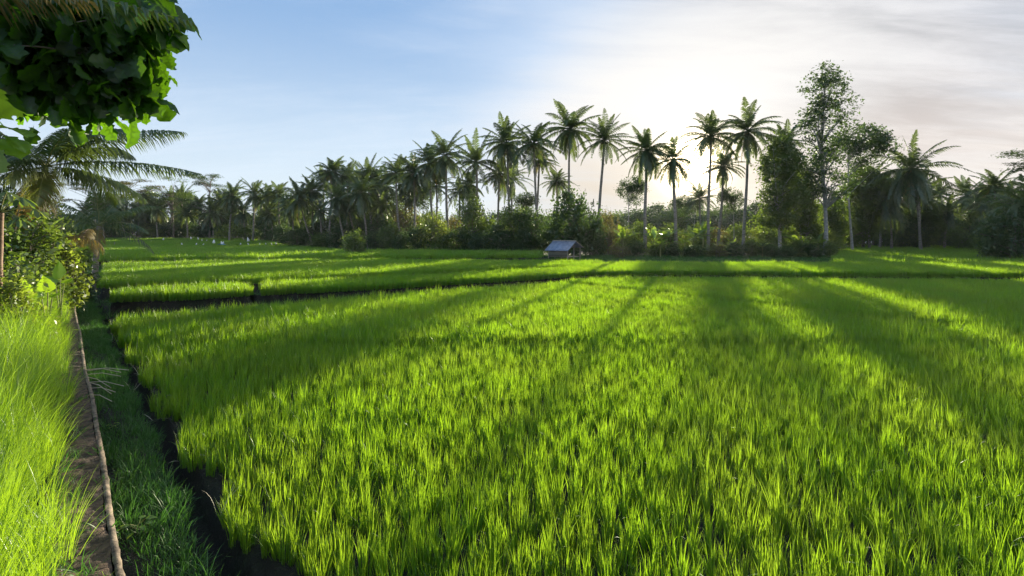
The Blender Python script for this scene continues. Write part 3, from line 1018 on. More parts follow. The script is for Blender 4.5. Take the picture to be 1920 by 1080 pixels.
def make_tree(seed, h, lobes, n_clump, per, rc, leaf, mat, bark='bark', r0=0.16, n_limb=16, trunk_top=0.75, flat=1.0, tilt=0.9, stems=1, shell=0.5, bend=0.03):
    r = np.random.default_rng(seed)
    mb = MB()
    C = crown_leaves(mb, lobes, n_clump, per, rc, leaf, r, flat, tilt, shell)
    tb = MB()
    for s_ in range(stems):
        a = s_ / stems * 6.28 + r.uniform(0, 1)
        top = np.array([math.cos(a) * 0.10 * h * (stems > 1) + r.normal(0, bend * h), math.sin(a) * 0.10 * h * (stems > 1) + r.normal(0, bend * h), h * trunk_top])
        b0 = np.array([math.cos(a) * 0.12 * (stems > 1), math.sin(a) * 0.12 * (stems > 1), -0.3])
        n = 12
        t = np.linspace(0, 1, n)
        wob = np.stack([np.sin(t * 4 + r.uniform(0, 6)), np.cos(t * 5 + r.uniform(0, 6)), t * 0], -1) * 0.012 * h * (t * (1 - t) * 4)[:, None]
        pts = b0 + (top - b0) * t[:, None] + wob
        tube(tb, pts, r0 * (1 - 0.72 * t) + r0 * 0.6 * np.exp(-t * 18), 8)
        sel = C[r.choice(len(C), min(n_limb, len(C)), replace=False)]
        for c in sel:
            z = min(max(c[2] - r.uniform(0.1, 0.35) * h * 0.6, pts[3][2]), pts[-1][2])
            i = int(np.argmin(np.abs(pts[:, 2] - z)))
            rr = r0 * (1 - 0.72 * t[i])
            limb(tb, pts[i], c, rr * 0.55, 0.012, r)
    return mb.mesh('crown', M[mat]), tb.mesh('trunk', M[bark], True)


def plant(name, label, cat, x, Y, meshes, s=(1, 1, 1), rz=0.0, group=None, dz=0.0, z=None):
    root = thing(name, label, cat, (x, Y, (gz(x, Y) if z is None else z) + dz), group)
    c = link('crown', meshes[0], root)
    t_ = link('trunk', meshes[1], root)
    for o in (c, t_):
        o.scale = s
        o.rotation_euler = (0, 0, rz)
    return root


# 1 m high reference bushes: crown reaches the ground
def bush_meshes(seed, mat, leaf=0.055, n=95, per=34, rc=0.16, wide=0.62):
    r = np.random.default_rng(seed)
    lobes = [(0, 0, 0.5, wide, wide, 0.42), (r.uniform(-.3, .3), r.uniform(-.3, .3), 0.75, wide * 0.55, wide * 0.55, 0.26), (r.uniform(-.5, .5), 0, 0.25, wide * 0.7, wide * 0.6, 0.25)]
    return make_tree(seed, 1.0, lobes, n, per, rc, leaf, mat, 'bark', 0.03, 8, 0.6, stems=3)


BUSH = {
    'dark': [bush_meshes(1000 + i, 'tree_dark', 0.07, 150) for i in range(3)],
    'mid': [bush_meshes(1010 + i, 'tree', 0.07, 140) for i in range(3)],
    'lime': [bush_meshes(1020 + i, 'tree_lime', 0.07, n=100, per=28) for i in range(2)],
    'olive': [bush_meshes(1030 + i, 'tree_olive', 0.06, n=90, per=28) for i in range(2)],
}


def bush(label, px, ytop, Y, wpx, kind, var=0, group=None, name='bush', dy=0.0):
    """bush whose top reaches row ytop; wpx is its full width in photo pixels"""
    x = gx(px, Y)
    z = gz(x, Y)
    h = ((H + (HOR - ytop) / F * Y) - z) * 1.08
    wd = wpx * 1.15 / F * Y / 1.3
    return plant(name, label, 'bush', x, Y, BUSH[kind][var % len(BUSH[kind])], (wd, max(wd * 0.8, 1.0), h), (px * 1.7) % 6.28, group, z=z)


# thicket masses, each a bush of its own
bush('large round dark thicket directly behind the blue roofed hut', 1076, 366, 54, 112, 'dark', 0, name='thicket')
bush('dark green bush left of the big thicket, level with the hut roof', 1000, 400, 57, 80, 'dark', 1)
bush('bushy mid green tree mass under the crossed trunk palms', 965, 392, 59, 80, 'mid', 0)
bush('rounded leafy bush with a sunlit side under the ragged star crowned palm', 882, 368, 60, 62, 'mid', 1)
bush('yellow lit bush below the dense green palm', 812, 400, 61, 60, 'lime', 0)
bush('olive brown bush catching gold light, top of the thicket left of centre', 760, 392, 70, 70, 'olive', 0)
bush('pale lime bush between the hut thicket and the banana plants', 1142, 402, 60, 46, 'olive', 1)
bush('dark bush at the right edge, spreading to the rice', 1908, 398, 44, 110, 'dark', 2)
bush('dark low bush overhanging the field at the right edge', 1866, 432, 47, 70, 'mid', 2)
bush('small bushy tree standing in the right hand rice', 1802, 428, 70, 44, 'mid', 0, name='field_tree')
bush('small lone leafy tree standing in the rice left of centre', 663, 437, 50, 40, 'mid', 1, name='field_tree')
k = 0
for px, yt, Y, wp, kd in [(935, 425, 57, 60, 'dark'), (905, 440, 58, 50, 'dark'), (855, 432, 60, 60, 'dark'), (830, 445, 60, 46, 'mid'), (790, 430, 62, 56, 'dark'),
                          (760, 438, 64, 50, 'dark'), (735, 425, 66, 50, 'mid'), (705, 440, 68, 44, 'dark'), (720, 405, 72, 56, 'dark'), (680, 415, 76, 50, 'dark'),
                          (640, 425, 74, 60, 'dark'), (610, 440, 78, 50, 'mid'), (590, 420, 84, 56, 'dark'), (560, 432, 84, 50, 'dark'), (535, 425, 88, 50, 'dark'),
                          (1040, 430, 56, 60, 'dark'), (980, 440, 56, 50, 'dark'), (1108, 425, 56, 50, 'dark'), (650, 400, 84, 60, 'dark'), (615, 405, 88, 60, 'mid'),
                          (920, 415, 62, 60, 'mid'), (850, 412, 66, 50, 'olive'), (700, 410, 80, 60, 'mid'), (780, 408, 72, 50, 'mid')]:
    bush('bushy undergrowth in the shade of the palms left of the hut', px, yt, Y, wp, kd, k, 'undergrowth bushes left of the hut')
    k += 1
for px, yt, Y, wp, kd in [(180, 418, 112, 60, 'dark'), (215, 425, 110, 50, 'mid'), (250, 415, 114, 60, 'lime'), (285, 430, 110, 50, 'lime'), (320, 425, 112, 50, 'dark'),
                          (350, 415, 114, 60, 'dark'), (380, 420, 110, 50, 'dark'), (410, 425, 108, 50, 'dark'), (440, 420, 104, 50, 'lime'), (470, 428, 101, 46, 'mid'),
                          (500, 425, 99, 50, 'dark'), (525, 430, 96, 46, 'dark'), (230, 400, 124, 80, 'olive'), (300, 408, 126, 80, 'dark'), (375, 398, 124, 80, 'dark'),
                          (450, 402, 116, 70, 'dark'), (140, 405, 116, 80, 'dark'), (545, 405, 104, 60, 'mid'), (495, 400, 112, 60, 'mid')]:
    bush('leafy undergrowth bush at the foot of the hazy far left row', px, yt, Y, wp, kd, k, 'undergrowth bushes of the far left row')
    k += 1
for px, yt, Y, wp, kd in [(1610, 415, 88, 60, 'mid'), (1650, 408, 90, 60, 'dark'), (1690, 415, 90, 56, 'dark'), (1730, 420, 88, 50, 'dark'), (1765, 422, 88, 50, 'dark'),
                          (1800, 412, 88, 56, 'dark'), (1835, 418, 80, 50, 'dark'), (1870, 405, 66, 60, 'dark'), (1750, 385, 98, 70, 'dark'), (1700, 392, 98, 60, 'mid'),
                          (1780, 400, 98, 60, 'olive'), (1590, 425, 76, 40, 'lime'), (1850, 395, 78, 60, 'mid'), (1905, 375, 60, 70, 'mid'), (1640, 390, 100, 70, 'dark'),
                          (1960, 380, 56, 90, 'dark'), (2040, 380, 60, 100, 'dark'), (1665, 395, 80, 60, 'mid'), (1720, 400, 76, 60, 'dark'), (1690, 425, 78, 44, 'mid'), (1650, 430, 84, 40, 'dark'), (1740, 430, 84, 40, 'mid'),
                          (1780, 425, 82, 44, 'dark'), (1825, 400, 78, 60, 'dark'), (1585, 400, 84, 50, 'mid')]:
    bush('shaded undergrowth bush below the right hand palms', px, yt, Y, wp, kd, k, 'undergrowth bushes of the right hand row')
    k += 1
for px, yt, Y, wp, kd in [(1180, 398, 128, 70, 'dark'), (1230, 388, 130, 70, 'dark'), (1285, 385, 132, 70, 'dark'), (1350, 392, 130, 80, 'dark'), (1410, 384, 128, 70, 'dark'),
                          (1460, 386, 128, 70, 'dark'), (1515, 380, 126, 80, 'dark'), (1575, 384, 124, 70, 'dark'), (1120, 404, 126, 80, 'dark'), (1050, 405, 126, 80, 'mid'), (1205, 400, 115, 70, 'dark'), (1265, 398, 118, 70, 'mid'), (1320, 402, 112, 70, 'dark'), (1385, 396, 116, 70, 'dark'),
                          (1435, 400, 112, 70, 'mid'), (1490, 392, 114, 70, 'dark'), (1545, 398, 110, 70, 'dark'), (1150, 405, 112, 60, 'mid'), (1090, 405, 110, 60, 'dark'), (1000, 405, 112, 80, 'dark'),
                          (940, 400, 112, 80, 'dark'), (880, 400, 110, 80, 'dark'), (820, 400, 108, 80, 'mid'), (760, 400, 112, 80, 'dark'), (1620, 385, 116, 80, 'dark')]:
    bush('distant hazy round tree seen through the gap between the palm trunks', px, yt, Y, wp, kd, k, 'distant hazy trees beyond the palm row', name='distant_tree')
    k += 1
for px, yt, Y, wp, kd in [(1165, 462, 50, 40, 'olive'), (1190, 455, 54, 40, 'dark'), (1225, 460, 53, 40, 'mid'), (1262, 458, 53, 36, 'dark'), (1300, 462, 52, 40, 'dark'),
                          (1345, 460, 52, 40, 'olive'), (1378, 456, 53, 40, 'dark'), (1412, 450, 53, 40, 'mid'), (1440, 458, 52, 40, 'dark'), (1500, 452, 52, 40, 'mid'),
                          (1528, 458, 51, 40, 'dark'), (1556, 456, 51, 30, 'mid'), (1475, 462, 50, 36, 'dark')]:
    bush('low tangled bush along the field edge between the pale palm trunks', px, yt, Y, wp, kd, k, 'low bushes between the pale trunks')
    k += 1

for px, yt, Y, wp, kd in [(1135, 412, 63, 50, 'mid'), (1165, 420, 62, 46, 'lime'), (1195, 408, 65, 50, 'mid'), (1222, 424, 62, 44, 'lime'), (1255, 414, 64, 50, 'mid'), (1288, 422, 62, 44, 'lime'),
                          (1318, 412, 65, 50, 'mid'), (1350, 420, 63, 46, 'olive'), (1380, 412, 64, 50, 'mid'), (1412, 420, 62, 46, 'lime'), (1440, 410, 65, 50, 'mid'), (1500, 408, 64, 50, 'lime'),
                          (1530, 416, 62, 46, 'mid'), (1555, 422, 61, 34, 'lime'), (1472, 418, 62, 46, 'mid')]:
    bush('light green bush lit from behind among the trunks under the sun', px, yt + 12, Y, wp, kd, k, 'backlit bushes among the trunks under the sun')
    k += 1

# tall slim tree (right of centre)
r = np.random.default_rng(77)
lob = [(0.1, 0, 18.6, 2.3, 2.2, 2.4), (1.0, 0, 16.2, 2.5, 2.2, 1.9), (-1.2, 0, 15.2, 1.5, 1.6, 2.2), (0.3, 0, 12.6, 2.5, 2.2, 1.5), (-0.7, 0, 10.2, 2.6, 2.3, 1.8), (0.7, 0, 7.6, 2.6, 2.3, 1.7), (0.3, 0, 20.2, 1.3, 1.2, 1.1), (2.6, 0, 14.4, 1.1, 1.1, 1.0)]
top = make_tree(1101, 21.0, lob, 330, 26, 0.62, 0.32, 'tree_dark', 'pale_bark', 0.22, 70, 0.95, shell=0.25, bend=0.006)
plant('slim_tree', 'tallest tree of all, slim with an airy crown and a straight pale trunk', 'tree', gx(1547, 57), 57, top, (1.0, 1.0, 0.955))
dense = make_tree(1102, 12.5, [(0, 0, 9.3, 2.1, 2.0, 2.5), (0.4, 0, 6.2, 2.4, 2.2, 1.8), (-0.5, 0, 4.0, 2.0, 1.9, 1.3), (0, 0, 11.6, 1.2, 1.2, 1.2)], 420, 36, 0.62, 0.30, 'tree', 'pale_bark', 0.13, 36, 0.9, stems=2, shell=0.2)
plant('leafy_tree', 'dense leafy tree on two thin pale trunks, left of the tallest tree', 'tree', gx(1463, 55), 55, dense)
plant('leafy_tree', 'narrower leafy tree filling in between the tallest tree and the two trunked one', 'tree', gx(1508, 60), 60, dense, (0.8, 0.8, 0.78), 2.0)
br = make_tree(1103, 15.5, [(1.2, 0, 13.6, 3.2, 2.6, 1.5), (3.4, 0, 12.8, 1.8, 1.8, 1.0), (-1.2, 0, 12.3, 2.0, 2.0, 1.4), (1.6, 0, 10.6, 1.6, 1.8, 1.4)], 190, 28, 0.7, 0.34, 'tree_dark', 'pale_bark', 0.16, 34, 0.72, shell=0.3)
plant('branching_tree', 'open forked tree with pale branches against the sky, right of the tallest tree', 'tree', gx(1598, 64), 64, br)
dk = make_tree(1104, 11, [(0, 0, 8.5, 3.0, 2.6, 2.2), (0.5, 0, 5.5, 3.2, 2.8, 2.2), (-1, 0, 3, 2.8, 2.4, 1.8)], 360, 36, 0.8, 0.36, 'tree', 'bark', 0.2, 30, 0.8, shell=0.3)
plant('broadleaf_tree', 'heavy dark tree below the open forked one, beside the big arching palm', 'tree', gx(1618, 72), 72, dk, (0.95, 0.9, 1.05))
plant('broadleaf_tree', 'leafy tree with yellow lit edges at the foot of the tallest tree', 'tree', gx(1560, 66), 66, dk, (0.62, 0.62, 0.62), 1.2)
plant('broadleaf_tree', 'airy small tree silhouetted left of the drooping skirted palm', 'tree', gx(1180, 66), 66, br, (0.55, 0.55, 0.62), 0.6)
plant('broadleaf_tree', 'small airy tree under the bushy plume palm right of the sun', 'tree', gx(1375, 62), 62, br, (0.45, 0.5, 0.50), 3.6)
plant('broadleaf_tree', 'airy tree low between the palm touching the sun and the golden palm', 'tree', gx(1296, 78), 78, br, (0.6, 0.6, 0.52), 2.6)
plant('broadleaf_tree', 'airy gold lit tree behind the yellow lit bush left of centre', 'tree', gx(790, 76), 76, br, (0.6, 0.6, 0.62), 1.6)
plant('broadleaf_tree', 'small open tree filling the gap behind the leaning thin palm, left of the tallest palm', 'tree', gx(985, 70), 70, br, (0.55, 0.6, 0.50), 5.0)
plant('broadleaf_tree', 'rounded dark tree between the big arching palm and the small stiff palm', 'tree', gx(1735, 76), 76, dk, (0.8, 0.8, 0.62), 0.5)
plant('broadleaf_tree', 'wide leafy tree at the right edge rising behind the dark bush', 'tree', gx(1915, 54), 54, dk, (0.85, 0.8, 0.55), 4.5)
plant('broadleaf_tree', 'dark leafy tree between the shaggy skirted palm and the pale leaning trunk', 'tree', gx(655, 88), 88, dk, (0.9, 0.9, 0.8), 3.0)
plant('broadleaf_tree', 'lower leafy tree behind the lone field tree', 'tree', gx(700, 84), 84, dk, (0.9, 0.8, 0.66), 5.2)
plant('broadleaf_tree', 'leafy tree filling the row between the pale leaning trunk and the gold lit tree', 'tree', gx(735, 80), 80, dk, (0.75, 0.7, 0.8), 0.2)
# flat layered crowns at the far left and the right edge
def layered(seed, h, w, mat):
    r = np.random.default_rng(seed)
    lobes = []
    for i in range(13):
        a = r.uniform(0, 6.28)
        q = r.uniform(0.15, 1) * w
        lobes.append((math.cos(a) * q, math.sin(a) * q, h * (0.98 - 0.42 * r.uniform() - 0.12 * q / w), r.uniform(0.9, 1.9), r.uniform(0.9, 1.9), 0.32))
    return make_tree(seed, h, lobes, 170, 26, 0.75, 0.26, mat, 'bark', 0.2, 40, 0.8, flat=0.3, tilt=0.4, shell=0.1)


LAY = [layered(1201, 15, 4.6, 'tree_dark'), layered(1202, 14, 5.2, 'tree_olive'), layered(1203, 14, 4.4, 'tree')]
plant('layered_tree', 'flat layered tree with dark tiers, highest top of the far left row', 'tree', gx(392, 106), 106, LAY[0], (1.0, 1.0, 0.96))
plant('layered_tree', 'thin layered tree leaning over beside the frond tip at the far left', 'tree', gx(325, 110), 110, LAY[2], (1.05, 1.0, 0.95), 2)
plant('layered_tree', 'brown tinged layered tree in the far left row behind the frond tips', 'tree', gx(240, 112), 112, LAY[1], (1.25, 1.1, 0.98), 1)
plant('layered_tree', 'broad olive tree behind the coconut palm at the end of the path', 'tree', gx(175, 100), 100, LAY[1], (1.1, 1.0, 0.95), 3)
plant('layered_tree', 'layered dark branches reaching in at the right edge of the photo', 'tree', gx(1950, 50), 50, LAY[0], (1.05, 0.9, 0.74), 1.0)
plant('layered_tree', 'small flat topped tree left of the shaggy brown skirted palm', 'tree', gx(596, 92), 92, LAY[0], (0.55, 0.55, 0.72), 4)

for lab, px, Y_, sc_ in [('round leafy tree between the brown tinged and thin layered trees, far left row', 285, 118, (1.1, 1, .98)), ('full round tree in the far left row, right of the flat layered one', 425, 112, (1.0, 1, .95)),
                        ('dark leafy tree behind the small dark palm at the end of the left hedge', 205, 116, (1.2, 1, .92)), ('leafy tree behind the three small palm tops of the far row', 510, 108, (1.1, 1, .85)),
                        ('dark round tree between the slanting trunk palm and the flat topped tree', 565, 98, (1.0, 1, .88)), ('leafy dark tree behind the thin layered tree of the far left row', 345, 122, (1.2, 1, .98))]:
    plant('broadleaf_tree', lab, 'tree', gx(px, Y_), Y_, dk, sc_, px * 0.37)

# ------------------------------------------------------------------ banana plants and young palms
def banana_meshes(seed, h=3.2, n=8):
    r = np.random.default_rng(seed)
    mb, sb = MB(), MB()
    tube(sb, [(0, 0, -0.1), (0.02, 0, h * 0.3), (0, 0.02, h * 0.6)], [0.13, 0.10, 0.06], 8)
    for i in range(n):
        az = i * 2.4 + r.normal(0, 0.3)
        el = r.uniform(0.55, 1.45)
        L = h * r.uniform(0.50, 0.68)
        m = 12
        t = np.linspace(0, 1, m)
        e = el - r.uniform(0.7, 1.5) * t ** 1.4
        hx = np.concatenate([[0], np.cumsum(np.cos(e[:-1]) * L / (m - 1))])
        hz = np.concatenate([[0], np.cumsum(np.sin(e[:-1]) * L / (m - 1))]) + h * 0.56
        c, s = math.cos(az), math.sin(az)
        P = np.stack([hx * c, hx * s, hz], -1)
        Sd = np.array([-s, c, 0])
        wd = 0.30 * h / 3.2 * np.clip(np.sin(np.pi * np.clip((t - 0.12) / 0.9, 0, 1)) ** 0.5, 0.02, 1)
        for sg in (-1, 1):
            # blade split into ragged strips
            for j in range(1, m - 1):
                if r.uniform() < 0.07:
                    continue
                dz = -0.25 * wd[j] - r.uniform(0, 0.2) * wd[j]
                a0, a1 = P[j], P[j + 1]
                b0 = a0 + Sd * sg * wd[j] + np.array([0, 0, dz])
                b1 = a1 + Sd * sg * wd[j + 1] + np.array([0, 0, dz])
                mb.add([a0, a1, b1, b0], [(0, 1, 2, 3)])
        tube(sb, P[:6], np.linspace(0.03, 0.012, 6), 4, False)
    return mb.mesh('leaves', M['banana']), sb.mesh('stem', M['rachis'], True)


BAN = [banana_meshes(1300 + i) for i in range(3)]
k = 0
for lab, px, yt, Y in [('banana plant with one upright pale leaf right of the hut thicket', 1168, 412, 55), ('bright lime banana plant lit between two pale trunks left of the sun', 1226, 418, 54),
                       ('tall banana plant with arching leaves just left of the shorter palm by the sun', 1250, 408, 55), ('banana plant with hanging leaves close to the foot of the golden palm', 1300, 412, 56),
                       ('banana plant behind the low tangle, right of the golden palm', 1318, 402, 58), ('small banana plant in the gap right of the drooping skirted palm', 1238, 436, 52),
                       ('banana plant with broken leaves low under the sun', 1284, 430, 53), ('banana plant half hidden at the foot of the bushy plume palm', 1372, 440, 54),
                       ('bright leafed banana plant between the two trunked tree and the tallest tree', 1492, 424, 53), ('low banana plant in front of the leafy tree right of the sun', 1516, 436, 53),
                       ('narrow banana plant at the left side of the tallest tree trunk', 1534, 432, 55), ('banana plant showing over the low bushes left of the leafy two trunked tree', 1430, 444, 52)]:
    x = gx(px, Y)
    h = H + (HOR - yt) / F * Y - gz(x, Y)
    root = thing('banana_plant', lab, 'banana plant', (x, Y, gz(x, Y)), 'banana plants between the palm trunks')
    for nm, me in zip(('leaves', 'stem'), BAN[k % 3]):
        o = link(nm, me, root)
        o.scale = [h / 3.9] * 3
        o.rotation_euler = (0, 0, k * 1.3)
    k += 1
for lab, px, pyb, Y, s in [('young trunkless palm with pale upright fronds beside the grey shed', 883, 466, 60, 1.0), ('young palm with feathery drooping fronds in front of the grey shed', 912, 466, 58, 0.85),
                           ('low young palm with brown arching fronds at the foot of the bushy plume palm', 1362, 478, 54, 0.8), ('low young palm spreading between the two trunked tree and the tallest tree', 1492, 478, 52, 0.85),
                           ('young palm arching over the low bushes right of the golden palm', 1334, 476, 53, 0.7), ('young palm in the undergrowth below the dense green palm', 838, 466, 61, 0.9),
                           ('young palm in the undergrowth at the foot of the pale leaning trunk', 742, 468, 67, 0.9)]:
    x = gx(px, Y)
    root = thing('young_palm', lab, 'young palm', (x, Y, gz(x, Y)), 'young trunkless palms')
    o = link('fronds', YOUNG, root)
    o.scale = (s, s, s)
    o.rotation_euler = (0, 0, px * 0.9)

# ------------------------------------------------------------------ hut and shed
def hut():
    Y = 48.0
    x0 = gx(1027, Y)
    root = thing('field_hut', 'small open farm hut with a blue grey roof at the edge of the rice', 'hut', (gx(1058, Y), Y, float(zt(Y)) + 0.16), rz=math.radians(-38))
    w, dp = 2.0, 2.1            # along the ridge, across
    zr, ze = 1.52, 0.74         # ridge and eaves
    th = 0.04
    mb = MB()
    ov = 0.22
    for sg in (-1, 1):
        lowy = sg * (dp / 2 + 0.30)
        zl = ze - 0.04 if sg < 0 else 0.95
        a = [(-w / 2 - ov, 0, zr), (w / 2 + ov, 0, zr), (w / 2 + ov, lowy if sg < 0 else lowy * 0.85, zl), (-w / 2 - ov, lowy if sg < 0 else lowy * 0.85, zl)]
        v = a + [(p[0], p[1], p[2] - th) for p in a]
        mb.add(v, [(0, 1, 2, 3), (7, 6, 5, 4), (0, 4, 5, 1), (1, 5, 6, 2), (2, 6, 7, 3), (3, 7, 4, 0)])
    rf = link('roof', mb.mesh('roof', M['roof']), root)
    mb = MB()
    tube(mb, [(-w / 2 - ov - 0.03, 0, zr + 0.02), (w / 2 + ov + 0.03, 0, zr + 0.02)], 0.045, 6)
    link('ridge_pole', mb.mesh('ridge_pole', M['wood']), rf)
    mb = MB()
    for xx in (-w / 2 - ov - 0.02, w / 2 + ov + 0.02):
        tube(mb, [(xx, 0, zr - 0.03), (xx, dp / 2 + 0.22, 0.93)], 0.035, 5)
    link('rafter', mb.mesh('rafter', M['wood']), rf)
    for x_, y_, z_ in ((-w / 2, -dp / 2, 0.80), (w / 2, -dp / 2, 0.80), (-w / 2, dp / 2, 0.95), (w / 2, dp / 2, 0.98), (w / 2, 0, 1.46), (-w / 2, 0, 1.46)):
        mb = MB()
        tube(mb, [(x_, y_, -0.2), (x_ + 0.01, y_, z_)], 0.045, 6)
        link('post', mb.mesh('post', M['wood']), root)
    mb = MB()
    box(mb, (-w / 2 + 0.05, -dp / 2 - 0.02, 0.16), (w / 2 - 0.05, -dp / 2 + 0.02, 0.70))
    box(mb, (-w / 2 - 0.02, -dp / 2 + 0.05, 0.16), (-w / 2 + 0.02, dp / 2 - 0.05, 0.80))
    link('wall_panel', mb.mesh('wall_panel', M['bamboo']), root)
    mb = MB()
    box(mb, (-w / 2 + 0.05, -dp / 2 + 0.06, 0.10), (w / 2 - 0.06, dp / 2 - 0.06, 0.155))
    link('floor_deck', mb.mesh('floor_deck', M['wood']), root)


hut()
Y = 62.0
root = thing('shed', 'small grey shed half hidden by young palms at the thicket edge', 'shed', (gx(896, Y), Y, float(zt(Y))), rz=0.25)
mb = MB()
box(mb, (-1.0, -0.7, 0), (1.0, 0.7, 1.1))
link('wall_panel', mb.mesh('wall_panel', M['bark']), root)
mb = MB()
v = [(-1.15, -0.95, 1.05), (1.15, -0.95, 1.05), (1.05, 0.5, 1.75), (-1.05, 0.5, 1.75)]
v += [(a, b, c - 0.05) for a, b, c in v]
mb.add(v, [(0, 1, 2, 3), (7, 6, 5, 4), (0, 4, 5, 1), (1, 5, 6, 2), (2, 6, 7, 3), (3, 7, 4, 0)])
link('roof', mb.mesh('roof', M['roof']), root)

# bird scaring bags on sticks in the far paddies
def bag_meshes():
    mb, sb = MB(), MB()
    z = np.array([0, 0.08, 0.22, 0.40, 0.52, 0.56])
    tube(mb, np.stack([0.05 * np.sin(z * 9), 0 * z, 0.72 + z], -1), [0.15, 0.19, 0.16, 0.10, 0.04, 0.02], 7)
    tube(sb, [(0, 0, -0.1), (0.02, 0, 0.7), (0, 0, 1.22)], 0.018, 5)
    return mb.mesh('bag', M['white'], True), sb.mesh('stick', M['wood'])


BAG = bag_meshes()


def flag(label, px, py, Y, s, group='white bags on sticks in the far rice'):
    x = gx(px, Y)
    z = H + (HOR - py) / F * Y - 0.95 * s
    root = thing('bird_scarer', label, 'bird scarer', (x, Y, z), group)
    for nm, me in zip(('bag', 'stick'), BAG):
        o = link(nm, me, root)
        o.scale = (s, s, s)
        o.rotation_euler = (0, 0.1 * math.sin(px), px)


flag('largest white bag on a stick, in front of the palm trunks above the far rice', 465, 450, 95, 1.5)
flag('white bag just left of the pair of bags over the blue sheet', 401, 454, 90, 1.35)
flag('left bag of the pair over the blue sheet', 415, 456, 86, 1.0)
flag('right bag of the pair over the blue sheet', 418, 457, 86, 1.2)
flag('largest white bag right of the tallest tree', 1602, 448, 86, 1.4)
for i, (px, py) in enumerate([(306, 448), (340, 458), (358, 446), (368, 458), (371, 447), (378, 451), (387, 452), (381, 459), (451, 458), (465, 458), (487, 458), (498, 458), (509, 458), (518, 456)]):
    flag('small white bag on a stick among many in the far left rice', px, py, 88 if py > 455 else 98, 0.75)
for i, (px, py) in enumerate([(1588, 453), (1602, 453), (1612, 454), (1624, 454), (1634, 454), (1655, 452), (1669, 451), (1614, 443)]):
    flag('small white bag on a stick in the far rice right of the tallest tree', px, py, 80, 0.62, 'white bags on sticks in the right hand rice')
mb = MB()
g_ = np.linspace(0, 1, 7)
gx2, gy2 = np.meshgrid(g_, g_, indexing='ij')
v = np.stack([(gx2 - .5) * 1.3, (gy2 - .5) * 0.6, 0.28 + 0.12 * np.sin(gx2 * 7) * np.cos(gy2 * 5) - 0.5 * (gx2 - .5) ** 2], -1).reshape(-1, 3)
i = (np.arange(6)[:, None] * 7 + np.arange(6)[None, :]).ravel()
mb.add(v, np.stack([i, i + 7, i + 8, i + 1], -1))
tag(link('plastic_sheet', mb.mesh('plastic_sheet', M['blue']), None, (gx(416, 85.5), 85.5, float(zt(85.5)) + 0.15)), 'crumpled blue plastic sheet lying in the rice under two white bags', 'plastic sheet')
for lab, px, py0, py1, dxp, Y in [('pale stick leaning in the far terrace near the end of the path', 243, 446, 457, 4, 96), ('dark upright stick in the far terrace nearest the path', 215, 454, 461, 0, 88),
                                  ('pale leaning pole at the end of the highest rice terrace', 455, 445, 455, 6, 98)]:
    x = gx(px, Y)
    mb = MB()
    z1 = (py1 - py0) / F * Y
    tube(mb, [(dxp / F * Y, 0, -0.3), (0, 0, z1)], 0.05, 6)
    tag(link('pole', mb.mesh('pole', M['wood']), None, (x, Y, H + (HOR - py1) / F * Y)), lab, 'pole')
#PART3

# ------------------------------------------------------------------ near plants at the left
def big_leaf(lobed=True, n=15, wav=0.05, fold=0.28, droop=0.35, seed=0, width=1.0):
    """broad leaf, one unit long: folded along the midrib, wavy and drooping"""
    r = np.random.default_rng(seed)
    t = np.linspace(0, 1, n)
    if lobed:
        w = np.interp(t, [0, .08, .22, .32, .40, .58, .68, .84, 1], [.01, .10, .24, .12, .20, .34, .22, .30, .0]) * width
    else:
        w = np.interp(t, [0, .06, .2, .4, .6, .8, 1], [.02, .26, .36, .34, .25, .12, .0]) * width
    v, f = [], []
    for i in range(n):
        zc = -droop * t[i] ** 2
        for sx, s2 in ((-1, -1), (-0.5, -0.5), (0, 0), (0.5, 0.5), (1, 1)):
            v.append((sx * w[i] * (1 + r.normal(0, 0.05) * (abs(sx) == 1)), t[i] + 0.10 * w[i] * abs(sx), zc + abs(sx) * w[i] * fold - 0.35 * (sx * w[i]) ** 2 + r.normal(0, wav) * abs(sx) * 0.6))
    for i in range(n - 1):
        for j in range(4):
            a = i * 5 + j
            f.append((a, a + 1, a + 6, a + 5))
    v.append((0, -0.25, 0.02))
    k = len(v) - 1
    v.append((0.012, 0, 0))
    v.append((-0.012, 0, 0))
    f.append((k, k + 1, 2, k + 2))
    return np.array(v), np.array(f)


def veins(me, n=15):
    """marks midrib and side ribs of leaves made with big_leaf"""
    pat = []
    for i in range(n):
        e = 0.86 if i % 2 == 0 else 0.0
        pat += [e * 0.9, e, 1.0, e, e * 0.9]
    pat += [1.0, 1.0, 1.0]
    a = me.attributes.new('vein', 'FLOAT', 'POINT')
    k = len(me.vertices) // len(pat)
    a.data.foreach_set('value', np.tile(np.array(pat, np.float32), k))
    return me


def leaf_rot(n, r, axis=(1, -0.3, -0.2), spread=0.8, roll=1.2):
    """rotation whose Y (leaf length) points roughly along axis"""
    A = np.array(axis, float)[None, :] + r.normal(0, spread, (n, 3))
    A /= np.linalg.norm(A, axis=1)[:, None]
    up = np.array([0, 0, 1.0])[None, :] + r.normal(0, roll * 0.5, (n, 3))
    X_ = np.cross(A, up)
    X_ /= np.linalg.norm(X_, axis=1)[:, None] + 1e-9
    Z_ = np.cross(X_, A)
    return np.stack([X_, A, Z_], -1)


def pxl(px, py, Y):
    return np.array([gx(px, Y), Y, H + (HOR - py) / F * Y])


